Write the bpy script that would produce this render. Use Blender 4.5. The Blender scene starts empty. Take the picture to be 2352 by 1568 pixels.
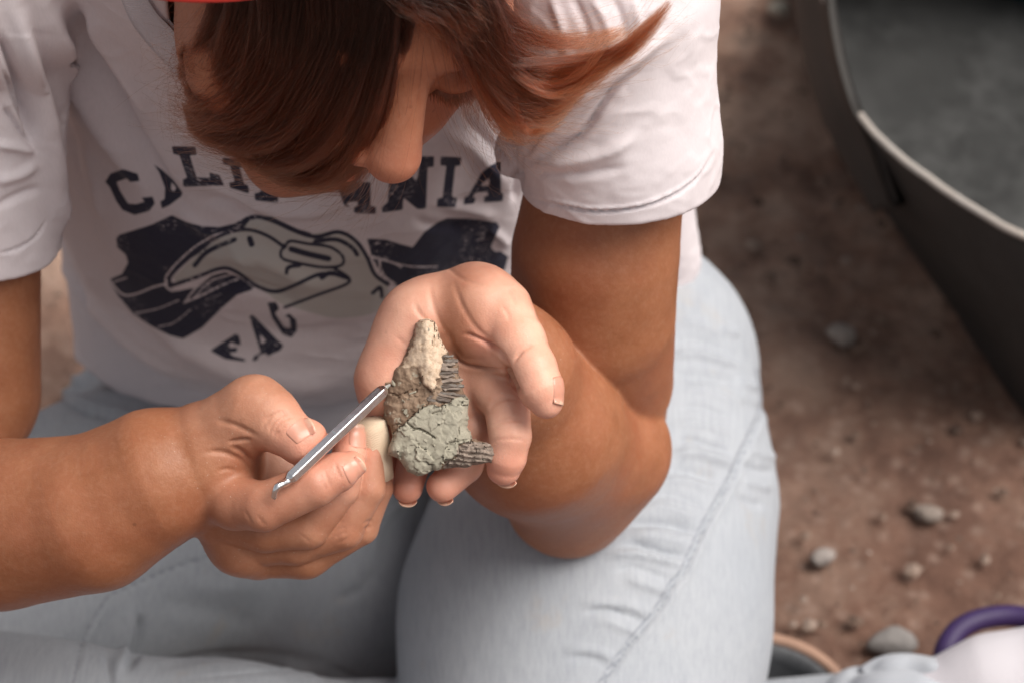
import bpy, math, random
QUALITY = True
import numpy as np
from mathutils import Vector, Matrix

sc = bpy.context.scene
R = math.radians
rng = np.random.default_rng(7)
random.seed(7)

# ------------------------------------------------------------------ camera
PITCH = R(45.0)              # looking down at the seated person
CAM_H = 1.28
D0 = 125.0                   # focus distance, cm
FOCAL = 100.0
KPX = 2352.0 * FOCAL / 36.0  # focal length in pixels of a 2352 px wide frame
cam_data = bpy.data.cameras.new('camera')
cam = bpy.data.objects.new('camera', cam_data)
sc.collection.objects.link(cam)
cam.location = (0.0, 0.0, CAM_H)
cam.rotation_euler = (math.pi / 2 - PITCH, 0.0, 0.0)
cam_data.lens = FOCAL
cam_data.sensor_width = 36.0
cam_data.clip_start = 0.05
cam_data.clip_end = 300.0
cam_data.dof.use_dof = True
cam_data.dof.focus_distance = D0 / 100 - 0.03
cam_data.dof.aperture_fstop = 8.0
sc.camera = cam

# ------------------------------------------------------------------ light
SUN_EL, SUN_AZ = R(58), R(100)          # azimuth from +y (behind the person) towards +x
world = bpy.data.worlds.new("World"); sc.world = world; world.use_nodes = True
wn, wl = world.node_tree.nodes, world.node_tree.links
wn.clear()
sky = wn.new('ShaderNodeTexSky'); sky.sky_type = 'NISHITA'; sky.sun_disc = False
sky.sun_elevation = SUN_EL; sky.sun_rotation = SUN_AZ
sky.air_density = 1.0; sky.dust_density = 4.0; sky.ozone_density = 1.0
bg = wn.new('ShaderNodeBackground'); bg.inputs['Strength'].default_value = 0.10
wo = wn.new('ShaderNodeOutputWorld')
hs = wn.new('ShaderNodeHueSaturation'); hs.inputs['Saturation'].default_value = 0.12   # thin overcast: a nearly grey sky
wl.new(sky.outputs[0], hs.inputs['Color']); wl.new(hs.outputs[0], bg.inputs[0]); wl.new(bg.outputs[0], wo.inputs[0])
sun_data = bpy.data.lights.new('sun', 'SUN'); sun_data.energy = 3.3; sun_data.angle = R(44)
sun_data.color = (1.0, 0.94, 0.86)
sun = bpy.data.objects.new('sun', sun_data); sc.collection.objects.link(sun)
_sd = Vector((math.sin(SUN_AZ) * math.cos(SUN_EL), math.cos(SUN_AZ) * math.cos(SUN_EL), math.sin(SUN_EL)))
sun.rotation_euler = _sd.to_track_quat('Z', 'Y').to_euler(); sun.location = (1, 1, 4)
sc.view_settings.view_transform = 'Standard'
try: sc.view_settings.look = 'None'
except Exception: pass
sc.view_settings.exposure = 0.28; sc.view_settings.gamma = 1.0
sc.view_settings.use_curve_mapping = False
sc.cycles.use_denoising = True
sc.cycles.max_bounces = 8

# ------------------------------------------------------------------ frames
# All organic shapes are laid out in centimetres in a frame at the camera's place (x right, y up, z back),
# then carried into the world (metres). P gives the point seen at (px, py) that lies dd cm beyond the focus.
cp, sp_ = math.cos(PITCH), math.sin(PITCH)
CAM_ROT = np.array([[1, 0, 0], [0, sp_, -cp], [0, cp, sp_]], float)   # camera axes -> world
def P(px, py, dd=0.0):
    d = D0 + dd
    return np.array([(px - 1176.0) * d / KPX, -(py - 784.0) * d / KPX, -d])
def to_world(v):
    v = np.asarray(v, float)
    return (v @ CAM_ROT.T) / 100.0 + np.array([0, 0, CAM_H])
def to_cam(w):
    return ((np.asarray(w, float) - np.array([0, 0, CAM_H])) @ CAM_ROT) * 100.0
def pix(v):
    d = -v[..., 2]
    return np.stack([1176.0 + v[..., 0] * KPX / d, 784.0 - v[..., 1] * KPX / d], -1)
def unit(v):
    v = np.asarray(v, float)
    return v / (np.linalg.norm(v, axis=-1, keepdims=True) + 1e-12)
def sm(a, b, x):
    t = np.clip((x - a) / (b - a), 0, 1)
    return t * t * (3 - 2 * t)

# value noise on a lattice, vectorised
_perm = np.random.default_rng(3).random(65536).astype(np.float32)
def vnoise(p):
    p = np.asarray(p, float)
    i = np.floor(p).astype(np.int64); f = p - i; f = f * f * (3 - 2 * f)
    out = 0.0
    for dx in (0, 1):
        for dy in (0, 1):
            for dz in (0, 1):
                h = ((i[..., 0] + dx) * 73856093) ^ ((i[..., 1] + dy) * 19349663) ^ ((i[..., 2] + dz) * 83492791)
                w = (f[..., 0] if dx else 1 - f[..., 0]) * (f[..., 1] if dy else 1 - f[..., 1]) * (f[..., 2] if dz else 1 - f[..., 2])
                out = out + w * _perm[h & 65535]
    return out * 2 - 1
def fbm(p, oct=4, gain=0.5):
    s, a, t = 0.0, 1.0, 0.0
    for o in range(oct):
        s = s + a * vnoise(np.asarray(p) * (2.0 ** o) + 17.3 * o); t += a; a *= gain
    return s / t

# ------------------------------------------------------------------ signed distance shapes
class Cone:            # round cone a,ra -> b,rb, optionally squashed along one unit axis
    def __init__(s, a, ra, b, rb, k=0.3, pink=0.0, sub=False, sq=None, grp=0):
        s.a, s.b, s.ra, s.rb, s.k, s.pink, s.sub, s.grp = np.array(a, float), np.array(b, float), ra, rb, k, pink, sub, grp
        s.sq = sq
        s.c = (s.a + s.b) / 2; s.R = np.linalg.norm(s.b - s.a) / 2 + max(ra, rb) * (sq[1] if sq and sq[1] > 1 else 1)
    def f(s, p):
        a, b = s.a, s.b
        if s.sq is not None:
            ax, q = s.sq; ax = unit(ax)
            m = np.eye(3) + (1 / q - 1) * np.outer(ax, ax)
            p = (p - s.c) @ m.T; a = (a - s.c) @ m.T; b = (b - s.c) @ m.T
        ba = b - a; l2 = ba @ ba + 1e-9
        t = np.clip(((p - a) @ ba) / l2, 0, 1)
        q_ = p - a - t[:, None] * ba
        d = np.sqrt((q_ * q_).sum(1)) - (s.ra + (s.rb - s.ra) * t)
        if s.sq is not None and s.sq[1] < 1: d = d * s.sq[1]
        return d
class Ell:
    def __init__(s, c, r, rot=None, k=0.3, pink=0.0, sub=False, grp=0):
        s.c, s.r, s.k, s.pink, s.sub, s.grp = np.array(c, float), np.array(r, float), k, pink, sub, grp
        s.rot = np.eye(3) if rot is None else np.array(rot, float)   # rows are the local axes
        s.R = s.r.max()
    def f(s, p):
        q = (p - s.c) @ s.rot.T
        k0 = np.sqrt(((q / s.r) ** 2).sum(1)); k1 = np.sqrt(((q / s.r ** 2) ** 2).sum(1)) + 1e-9
        return k0 * (k0 - 1) / k1
class Plane:           # cuts everything beyond it away (n points to the removed side)
    def __init__(s, c, n, k=0.05):
        s.c, s.n, s.k = np.array(c, float), unit(n), k
def smin(a, b, k):
    h = np.clip(0.5 + 0.5 * (b - a) / k, 0, 1)
    return b + (a - b) * h - k * h * (1 - h)
def evaluate(groups, p, margin=2.0):
    """groups: list of (k, [prims]) - prims of one group blend by their own k, groups blend by the group's k."""
    D = np.full(len(p), 50.0)
    for gk, prims in groups:
        d = np.full(len(p), 50.0)
        for s in prims:
            if isinstance(s, Plane):
                pd = (p - s.c) @ s.n
                d = -smin(-d, -pd, s.k)
                continue
            low = np.sqrt(((p - s.c) ** 2).sum(1)) - s.R
            m = low < margin + s.k
            if s.sub:
                if m.any():
                    dd = s.f(p[m]); d[m] = -smin(-d[m], dd, s.k)
                continue
            d[~m] = np.minimum(d[~m], low[~m])
            if m.any(): d[m] = smin(d[m], s.f(p[m]), s.k)
        D = np.minimum(D, d) if gk <= 0 else smin(D, d, gk)
    return D
def pinkness(groups, p):
    W = np.full(len(p), 1e-6); C = np.zeros(len(p))
    for gk, prims in groups:
        for s in prims:
            if isinstance(s, Plane) or s.sub: continue
            w = np.exp(-np.maximum(s.f(p) + 0.3, -1.0) / 0.22); W += w; C += w * s.pink
    return C / W
def _key(c): return (c[:, 0] + 4096) | ((c[:, 1] + 4096) << 14) | ((c[:, 2] + 4096) << 28)
def surface(func, lo, hi, h, levels=5, keep=None):
    """sparse surface nets of func(p)=0 inside the box; returns verts, quads"""
    lo, hi = np.array(lo, float), np.array(hi, float)
    H = h * 2 ** levels
    n = np.ceil((hi - lo) / H).astype(int)
    g = np.stack(np.meshgrid(*[np.arange(k) for k in n], indexing='ij'), -1).reshape(-1, 3)
    for L in range(levels, -1, -1):
        s = h * 2 ** L
        if L > 0:
            d = func(lo + (g + 0.5) * s)
            g = g[np.abs(d) < s * 0.87 * 1.25 + 0.25 * (L > 1)]
            g = (g[:, None] * 2 + np.array([[i, j, k] for i in (0, 1) for j in (0, 1) for k in (0, 1)])[None]).reshape(-1, 3)
    offs = np.array([[i, j, k] for k in (0, 1) for j in (0, 1) for i in (0, 1)])
    cor = (g[:, None] + offs[None]).reshape(-1, 3)
    keys, inv = np.unique(_key(cor), return_inverse=True)
    idx = np.empty(len(keys), np.int64); idx[inv] = np.arange(len(inv))
    vals = func(lo + cor[idx] * h).astype(float)
    vals[vals == 0] = 1e-9
    V = vals[inv].reshape(-1, 8)
    act = (V.min(1) < 0) & (V.max(1) > 0)
    g, V = g[act], V[act]
    acc = np.zeros((len(g), 3)); cnt = np.zeros(len(g))
    for a in range(8):
        for b in range(a + 1, 8):
            if np.abs(offs[a] - offs[b]).sum() != 1: continue
            m = (V[:, a] < 0) != (V[:, b] < 0)
            t = V[m, a] / (V[m, a] - V[m, b])
            acc[m] += offs[a] + t[:, None] * (offs[b] - offs[a]); cnt[m] += 1
    verts = lo + (g + acc / cnt[:, None]) * h
    ck = _key(g); order = np.argsort(ck); sk = ck[order]
    def look(c):
        k = _key(c); j = np.clip(np.searchsorted(sk, k), 0, len(sk) - 1)
        return np.where(sk[j] == k, order[j], -1)
    quads = []
    for ax in range(3):
        u, v = (ax + 1) % 3, (ax + 2) % 3
        e = 1 << ax
        m = (V[:, 0] < 0) != (V[:, e] < 0)
        c = g[m]; me = np.nonzero(m)[0]
        cu = c.copy(); cu[:, u] -= 1; cv = c.copy(); cv[:, v] -= 1; cuv = cu.copy(); cuv[:, v] -= 1
        q = np.stack([me, look(cu), look(cuv), look(cv)], 1)
        ok = (q >= 0).all(1); q = q[ok]; neg = (V[m, 0] < 0)[ok]
        q[~neg] = q[~neg][:, ::-1]
        quads.append(q)
    quads = np.concatenate(quads)
    return verts, quads
def vnormals(v, q):
    a = v[q[:, 2]] - v[q[:, 0]]; b = v[q[:, 3]] - v[q[:, 1]]
    n = np.cross(a, b); N = np.zeros_like(v)
    for i in range(q.shape[1]): 
        for c in range(3): N[:, c] += np.bincount(q[:, i], n[:, c], len(v))
    return unit(N)
def relax(v, q, func, steps=2):
    for _ in range(steps):
        n = vnormals(v, q); d = func(v)
        v = v - n * np.clip(d, -0.1, 0.1)[:, None]
    return v
def seg_dist(q, pts):
    """distance from 2D points q to polyline pts, and parameter 0..1 along it"""
    pts = np.asarray(pts, float); best = np.full(len(q), 1e9); par = np.zeros(len(q)); side = np.zeros(len(q))
    L = np.linalg.norm(np.diff(pts, axis=0), axis=1); T = L.sum(); acc = 0
    for i in range(len(pts) - 1):
        a, b = pts[i], pts[i + 1]; ab = b - a
        t = np.clip(((q - a) @ ab) / (ab @ ab + 1e-9), 0, 1)
        r = q - a - t[:, None] * ab; d = np.sqrt((r * r).sum(1)); m = d < best
        best[m] = d[m]; par[m] = (acc + t[m] * L[i]) / T
        side[m] = np.sign(ab[0] * r[m, 1] - ab[1] * r[m, 0]); acc += L[i]
    return best, par, side
def smooth_line(pts, n=8):
    """Catmull-Rom through pts"""
    p = np.asarray(pts, float)
    if len(p) < 3: return p
    e = np.vstack([2 * p[0] - p[1], p, 2 * p[-1] - p[-2]]); out = []
    for i in range(1, len(e) - 2):
        for t in np.linspace(0, 1, n, endpoint=False):
            out.append(0.5 * ((2 * e[i]) + (-e[i - 1] + e[i + 1]) * t + (2 * e[i - 1] - 5 * e[i] + 4 * e[i + 1] - e[i + 2]) * t * t
                              + (-e[i - 1] + 3 * e[i] - 3 * e[i + 1] + e[i + 2]) * t ** 3))
    out.append(p[-1]); return np.array(out)
def groove(v, n, lines, zmin=0.0):
    """press (amp<0) or raise (amp>0) the surface along lines given as (points, width px, amp cm[, lo dd, hi dd])"""
    q = pix(v); off = np.zeros(len(v)); dd = -v[:, 2] - D0
    for L in lines:
        pts, w, a = L[0], L[1], L[2]
        lo, hi = (L[3], L[4]) if len(L) > 4 else (-1e9, 1e9)
        one = len(L) > 5 and L[5] == 'step'
        pts = smooth_line(pts); mn, mx = pts.min(0) - 3.5 * w, pts.max(0) + 3.5 * w
        m = np.nonzero((q[:, 0] > mn[0]) & (q[:, 0] < mx[0]) & (q[:, 1] > mn[1]) & (q[:, 1] < mx[1]) & (n[:, 2] > zmin) & (dd > lo) & (dd < hi))[0]
        if not len(m): continue
        d, t, s = seg_dist(q[m], pts)
        fade = sm(0, 0.28, t) * (1 - sm(0.72, 1, t)) * 0.93 + 0.07
        prof = np.exp(-(d / w) ** 2)
        if one: prof = np.where(s > 0, np.exp(-(d / (w * 3)) ** 2), np.exp(-(d / w) ** 2))
        off[m] += a * prof * fade
    return off

# ------------------------------------------------------------------ object helpers
def mesh_obj(name, verts_cam, faces, mat, parent=None, attrs=None, smooth=True, world=False, origin=None):
    v = np.asarray(verts_cam, float)
    w = v if world else to_world(v)
    if origin is None: origin = (0, 0, 0) if parent is None or True else None
    w = w - np.asarray(origin, float)
    me = bpy.data.meshes.new(name)
    me.vertices.add(len(w)); me.vertices.foreach_set('co', w.astype(np.float32).ravel())
    if isinstance(faces, np.ndarray):
        nf, k = faces.shape
        me.loops.add(nf * k); me.loops.foreach_set('vertex_index', faces.astype(np.int32).ravel())
        me.polygons.add(nf); me.polygons.foreach_set('loop_start', np.arange(0, nf * k, k, dtype=np.int32))
        try: me.polygons.foreach_set('loop_total', np.full(nf, k, np.int32))
        except Exception: pass
    else:
        me = bpy.data.meshes.new(name); me.from_pydata([tuple(x) for x in w], [], [tuple(int(i) for i in f) for f in faces])
    me.update(calc_edges=True); me.validate()
    if smooth: me.polygons.foreach_set('use_smooth', np.ones(len(me.polygons), bool))
    for k, a in (attrs or {}).items():
        at = me.attributes.new(k, 'FLOAT', 'POINT'); at.data.foreach_set('value', np.asarray(a, np.float32))
    me.materials.append(mat)
    o = bpy.data.objects.new(name, me); sc.collection.objects.link(o)
    o.location = origin
    if parent is not None:
        o.parent = parent; o.matrix_parent_inverse = Matrix.Identity(4)
        o.location = Vector(origin) - parent_origin(parent)
    return o
def parent_origin(p):
    v = Vector(p.location)
    while p.parent is not None:
        p = p.parent; v += Vector(p.location)
    return v
def tag(o, label=None, cat=None, group=None, kind=None):
    if label: o['label'] = label
    if cat: o['category'] = cat
    if group: o['group'] = group
    if kind: o['kind'] = kind
    return o
def empty(name, w, label, cat, group=None):
    o = bpy.data.objects.new(name, None); sc.collection.objects.link(o); o.location = tuple(w); o.empty_display_size = .05
    return tag(o, label, cat, group)
def tube(path, rad, sides=8, cap=True):
    """verts, faces of a tube along an (n,3) path, radius scalar or per point"""
    path = np.asarray(path, float); n = len(path); rad = np.broadcast_to(rad, (n,))
    T = unit(np.gradient(path, axis=0)); up = np.array([0.0, 0, 1.0]) if abs(T[0][2]) < .9 else np.array([1.0, 0, 0])
    V = []; 
    u = unit(np.cross(T[0], up))
    for i in range(n):
        u = unit(u - (u @ T[i]) * T[i]); w = np.cross(T[i], u)
        a = np.arange(sides) / sides * 2 * math.pi
        V.append(path[i] + rad[i] * (np.cos(a)[:, None] * u + np.sin(a)[:, None] * w))
    V = np.concatenate(V); F = []
    for i in range(n - 1):
        for j in range(sides):
            k = (j + 1) % sides
            F.append((i * sides + j, i * sides + k, (i + 1) * sides + k, (i + 1) * sides + j))
    if cap: F.append(tuple(range(sides))[::-1]); F.append(tuple(range((n - 1) * sides, n * sides)))
    return V, F
# ------------------------------------------------------------------ materials
def srgb(r, g, b):
    f = lambda c: (c / 255) / 12.92 if c / 255 <= 0.04045 else ((c / 255 + 0.055) / 1.055) ** 2.4
    return (f(r), f(g), f(b), 1.0)
class NT:
    def __init__(s, name):
        s.m = bpy.data.materials.new(name); s.m.use_nodes = True
        s.t = s.m.node_tree; s.n = s.t.nodes; s.l = s.t.links
        s.b = s.n['Principled BSDF']; s.tc = s.n.new('ShaderNodeTexCoord')
    def node(s, t, **kw):
        x = s.n.new(t)
        for k, v in kw.items(): setattr(x, k, v)
        return x
    def put(s, sock, v):
        if hasattr(v, 'links') or hasattr(v, 'is_linked'): s.l.new(v, sock)
        else: sock.default_value = v
    def noise(s, scale, detail=4, rough=.5, vec=None, dist=0.0):
        x = s.node('ShaderNodeTexNoise'); s.put(x.inputs['Vector'], vec if vec is not None else s.tc.outputs['Object'])
        x.inputs['Scale'].default_value = scale; x.inputs['Detail'].default_value = detail
        x.inputs['Roughness'].default_value = rough; x.inputs['Distortion'].default_value = dist
        return x.outputs['Fac']
    def vor(s, scale, feature='F1', vec=None, out='Distance', rnd=1.0):
        x = s.node('ShaderNodeTexVoronoi', feature=feature); s.put(x.inputs['Vector'], vec if vec is not None else s.tc.outputs['Object'])
        x.inputs['Scale'].default_value = scale; x.inputs['Randomness'].default_value = rnd
        return x.outputs[out]
    def ramp(s, fac, stops, interp='LINEAR'):
        x = s.node('ShaderNodeValToRGB'); s.l.new(fac, x.inputs[0]); e = x.color_ramp.elements; x.color_ramp.interpolation = interp
        while len(e) < len(stops): e.new(0.5)
        for i, (p, c) in enumerate(stops): e[i].position = p; e[i].color = c if not isinstance(c, (int, float)) else (c, c, c, 1)
        return x.outputs[0]
    def mix(s, fac, a, b, mode='MIX'):
        x = s.node('ShaderNodeMix', data_type='RGBA', blend_type=mode)
        s.put(x.inputs[0], fac); s.put(x.inputs[6], a); s.put(x.inputs[7], b); return x.outputs[2]
    def math(s, op, a, b=0.0, c=0.0):
        x = s.node('ShaderNodeMath', operation=op); s.put(x.inputs[0], a); s.put(x.inputs[1], b)
        if op in ('MULTIPLY_ADD', 'COMPARE'): s.put(x.inputs[2], c)
        return x.outputs[0]
    def maprange(s, v, a, b, c=0.0, d=1.0, smooth=False):
        x = s.node('ShaderNodeMapRange'); x.interpolation_type = 'SMOOTHSTEP' if smooth else 'LINEAR'
        s.put(x.inputs[0], v)
        for i, k in enumerate((a, b, c, d)): x.inputs[i + 1].default_value = k
        return x.outputs[0]
    def attr(s, name): return s.node('ShaderNodeAttribute', attribute_name=name).outputs['Fac']
    def scaled(s, sx, sy, sz, rot=(0, 0, 0)):
        x = s.node('ShaderNodeMapping'); s.l.new(s.tc.outputs['Object'], x.inputs[0])
        x.inputs['Scale'].default_value = (sx, sy, sz); x.inputs['Rotation'].default_value = rot; return x.outputs[0]
    def bump(s, h, strength, dist=0.001, prev=None):
        x = s.node('ShaderNodeBump'); s.l.new(h, x.inputs['Height']); x.inputs['Strength'].default_value = strength
        x.inputs['Distance'].default_value = dist
        if prev is not None: s.l.new(prev, x.inputs['Normal'])
        s.l.new(x.outputs[0], s.b.inputs['Normal']); return x.outputs[0]
    def set(s, **kw):
        for k, v in kw.items(): s.put(s.b.inputs[k.replace('_', ' ')], v)
        return s

def skin_material():
    t = NT('skin')
    pk = t.attr('pink'); fl = t.attr('flush')
    mott = t.noise(60, 5, .6); fine = t.noise(420, 3, .6)
    tan = t.mix(t.maprange(mott, .3, .7), (.265, .097, .043, 1), (.335, .132, .063, 1))
    palm = t.mix(t.maprange(mott, .35, .65), (.70, .35, .25, 1), (.78, .44, .325, 1))
    c = t.mix(pk, tan, palm)
    c = t.mix(fl, c, (.66, .26, .18, 1))
    c = t.mix(t.maprange(fine, .45, .8, 0, .12), c, (.66, .40, .28, 1))
    blot = t.noise(18, 4, .6); c = t.mix(t.maprange(blot, .45, .7, 0, .35), c, (.30, .085, .045, 1))
    sp = t.vor(55, 'F1'); c = t.mix(t.math('MULTIPLY', t.maprange(sp, .03, .07, .55, 0), t.maprange(t.noise(7, 2), .5, .6)), c, (.13, .045, .022, 1))
    # pale dust of dried clay, only where the hands worked
    dust = t.math('MULTIPLY', t.maprange(t.noise(900, 2, .5), .70, .76), t.attr('dust'))
    c = t.mix(t.math('MULTIPLY', dust, .45), c, (.62, .56, .48, 1))
    t.set(Base_Color=c, Roughness=t.maprange(mott, .3, .7, .42, .56))
    t.b.inputs['Subsurface Weight'].default_value = 0.14
    t.b.inputs['Subsurface Radius'].default_value = (1.0, .35, .18)
    t.b.inputs['Subsurface Scale'].default_value = 0.004
    t.b.inputs['Specular IOR Level'].default_value = .42
    v = t.vor(1100, 'F1'); b1 = t.bump(v, .2, .0003)
    b2 = t.bump(t.noise(240, 6, .7), .22, .0009, b1)
    return t.m
SKIN = skin_material()

def fabric(name, base, var, weave=2600, rough=.9, wscale=.0002, wstr=.35, big=9):
    t = NT(name)
    big_ = t.noise(big, 4, .6)
    th = t.noise(1400, 2, .6, vec=t.scaled(1, 1, .16))
    c = t.mix(t.maprange(big_, .3, .7), base, var)
    c = t.mix(t.maprange(th, .3, .75, 0, .16), c, tuple(x * .6 for x in base[:3]) + (1,))
    t.set(Base_Color=c, Roughness=rough)
    t.b.inputs['Sheen Weight'].default_value = .06
    t.b.inputs['Sheen Roughness'].default_value = .6
    t.b.inputs['Specular IOR Level'].default_value = .2
    n = t.noise(weave, 2, .5)
    t.bump(n, wstr, wscale)
    return t
def simple(name, col, rough=.6, metal=0.0, bump=None):
    t = NT(name); n = t.noise(40, 5, .6)
    c = t.mix(t.maprange(n, .3, .7), col, tuple(x * .72 for x in col[:3]) + (1,))
    t.set(Base_Color=c, Roughness=rough, Metallic=metal)
    if bump: t.bump(t.noise(bump[0], 5, .6), bump[1], bump[2])
    return t.m
# ================================================================== the person
GROUND_Z = 0.0
person = empty('person', (0.0, 1.18, 0.0),
               'seated person with reddish brown hair, white printed t-shirt and pale jeans, bent over a rock', 'person')

# ---- left forearm, upper arm and open hand (on the right in the picture)
def ch(pts, k=0.25, pink=0.0, grp=None, sq=None):
    """chain of round cones through (px, py, dd, radius cm)"""
    out = []
    for a, b in zip(pts[:-1], pts[1:]):
        out.append(Cone(P(*a[:3]), a[3], P(*b[:3]), b[3], k=k, pink=pink, sq=sq))
    return out
Larm = (0.15, ch([(1400, -60, 3.5, 3.5), (1398, 330, 5.6, 3.5), (1390, 430, 6.4, 3.65), (1368, 580, 7.6, 3.92), (1360, 720, 9.5, 3.95), (1376, 870, 13.5, 3.62), (1418, 985, 17.0, 2.4)], k=.06))
Lfore = (0.22, ch([(1384, 1032, 13.6, 2.98), (1225, 985, 8.5, 3.85), (1165, 850, 4, 3.0), (1105, 735, 1.3, 2.1)], k=.8) +
         [Cone(P(1312, 1142, 15.8), 2.72, P(1384, 1034, 13.8), 2.98, k=1.6), Cone(P(1225, 985, 8.5), 3.7, P(1300, 1120, 15.0), 3.0, k=1.6)])
Lpalm = (0.5, [
    Cone(P(1090, 690, 1.8), 1.70, P(1030, 715, 1.8), 1.55, k=1.1, pink=.9),
    Cone(P(962, 738, 1.6), 1.72, P(903, 872, 1.5), 1.58, k=.9, pink=.95),
    Cone(P(905, 872, 1.6), 1.6, P(900, 960, 2.2), 1.2, k=.7, pink=.95),
    Cone(P(1120, 712, .9), 1.65, P(1172, 800, .3), 1.25, k=1.0, pink=1),
    Ell(P(1015, 800, 2.0), (2.9, 3.0, 1.35), k=1.1, pink=1),
    Ell(P(1015, 885, 2.3), (3.3, 2.6, 1.3), k=1.0, pink=1),
    Ell(P(1030, 815, -1.2), (1.0, 2.2, 1.15), k=.9, pink=1, sub=True)])
Lthumb = (0.16, ch([(1150, 715, .7, 1.45), (1192, 785, -.5, 1.17), (1226, 845, -1.3, 1.0)], k=.25, pink=1) +
          ch([(1226, 845, -1.3, .98), (1243, 893, -1.5, .98), (1255, 922, -1.5, .74)], k=.22, pink=1))
Lindex = (0.22, ch([(1080, 845, 2.2, 1.1), (1160, 925, .7, 1.02)], k=.25, pink=1) +
          ch([(1165, 930, .6, 1.02), (1172, 1000, .2, .95)], k=.1, pink=.9) + ch([(1172, 1003, .2, .93), (1162, 1050, .4, .9), (1157, 1075, .6, .76)], k=.1, pink=1))
Lmiddle = (0.16, ch([(1030, 880, 2.6, 1.05), (1085, 985, 2.2, .98), (1070, 1062, 2.3, .82)], k=.2, pink=1) + ch([(1066, 1072, 2.4, .78), (1016, 1116, 1.6, .72)], k=.15, pink=1))
Lring = (0.1, ch([(955, 885, 2.7, 1.0), (962, 1010, 3.2, .88)], k=.2, pink=1) + ch([(962, 1010, 3.2, .85), (936, 1120, 2.0, .68)], k=.15, pink=1))
Llittle = (0.1, ch([(890, 900, 2.4, .95), (868, 1000, 3.0, .8), (886, 1076, 3.1, .62)], k=.2, pink=1))
LEFT = [Larm, Lfore, Lpalm, Lthumb, Lindex, Lmiddle, Lring, Llittle]

# ---- right arm and hand (on the left)
Rarm = (0.35, ch([(-70, -60, 8, 4.0), (-88, 420, 11, 3.75), (-98, 900, 12.5, 4.0), (-280, 1220, 10, 3.7)], k=.06))
Rfore = (0.35, ch([(-300, 1240, 8, 3.9), (0, 1204, 3.4, 3.85), (210, 1178, 1.5, 3.5), (360, 1096, .5, 3.05), (462, 1062, .4, 2.6)], k=.25))
Rpalm = (0.5, [
    Cone(P(478, 1040, .2), 2.0, P(478, 1115, .4), 1.45, k=.9, pink=.25),
    Cone(P(500, 1005, -.4), 1.75, P(585, 947, -1.2), 1.62, k=.6, pink=.22),
    Cone(P(480, 1120, .4), 1.42, P(560, 1235, 2.6), 1.6, k=.8, pink=.15),
    Cone(P(560, 1235, 2.6), 1.6, P(600, 1262, 3.2), 1.3, k=.8, pink=.15),
    Ell(P(520, 1110, 1.8), (1.8, 2.6, 1.4), k=.8, pink=.4), Ell(P(600, 1105, 1.6), (2.2, 1.8, 1.0), k=.5, pink=.5)])
Rthumb = (0.3, ch([(585, 947, -1.2, 1.6), (622, 962, -1.6, 1.3), (652, 985, -1.9, 1.1)], k=.4, pink=.3) +
          ch([(655, 988, -1.9, 1.07), (690, 1012, -2.1, 1.0), (708, 1006, -2.1, .84)], k=.15, pink=.75))
Rindex = (0.3, ch([(478, 1122, .3, 1.4), (540, 1152, -.9, 1.18), (603, 1163, -1.9, 1.08)], k=.3, pink=.2) +
          ch([(605, 1163, -1.9, 1.06), (722, 1112, -2.3, .98)], k=.15, pink=.4) + ch([(722, 1112, -2.3, .97), (778, 1082, -2.1, .86), (806, 1068, -2.0, .64)], k=.12, pink=.7))
Rmiddle = (0.07, ch([(505, 1180, 1.3, 1.35), (610, 1208, .6, 1.1), (706, 1210, .2, .98)], k=.3, pink=.12) +
           ch([(708, 1209, .2, .95), (782, 1120, -.4, .82)], k=.12, pink=.3) + ch([(782, 1120, -.4, .82), (803, 1040, -.8, .76), (806, 1003, -.8, .66)], k=.1, pink=.9))
Rring = (0.07, ch([(535, 1235, 2.4, 1.35), (680, 1240, 1.5, 1.05), (786, 1214, 1.0, .95)], k=.3, pink=.12) +
         ch([(788, 1212, 1.0, .92), (842, 1120, .5, .82), (858, 1005, .3, .68)], k=.12, pink=.3))
Rlittle = (0.07, ch([(590, 1266, 3.2, 1.2), (700, 1265, 2.6, 1.2), (826, 1208, 2.0, .85)], k=.3, pink=.1) +
           ch([(828, 1207, 2.0, .82), (868, 1120, 1.4, .66), (868, 1060, 1.1, .58)], k=.12, pink=.3))
RIGHT = [Rarm, Rfore, Rpalm, Rthumb, Rindex, Rmiddle, Rring, Rlittle]

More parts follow.
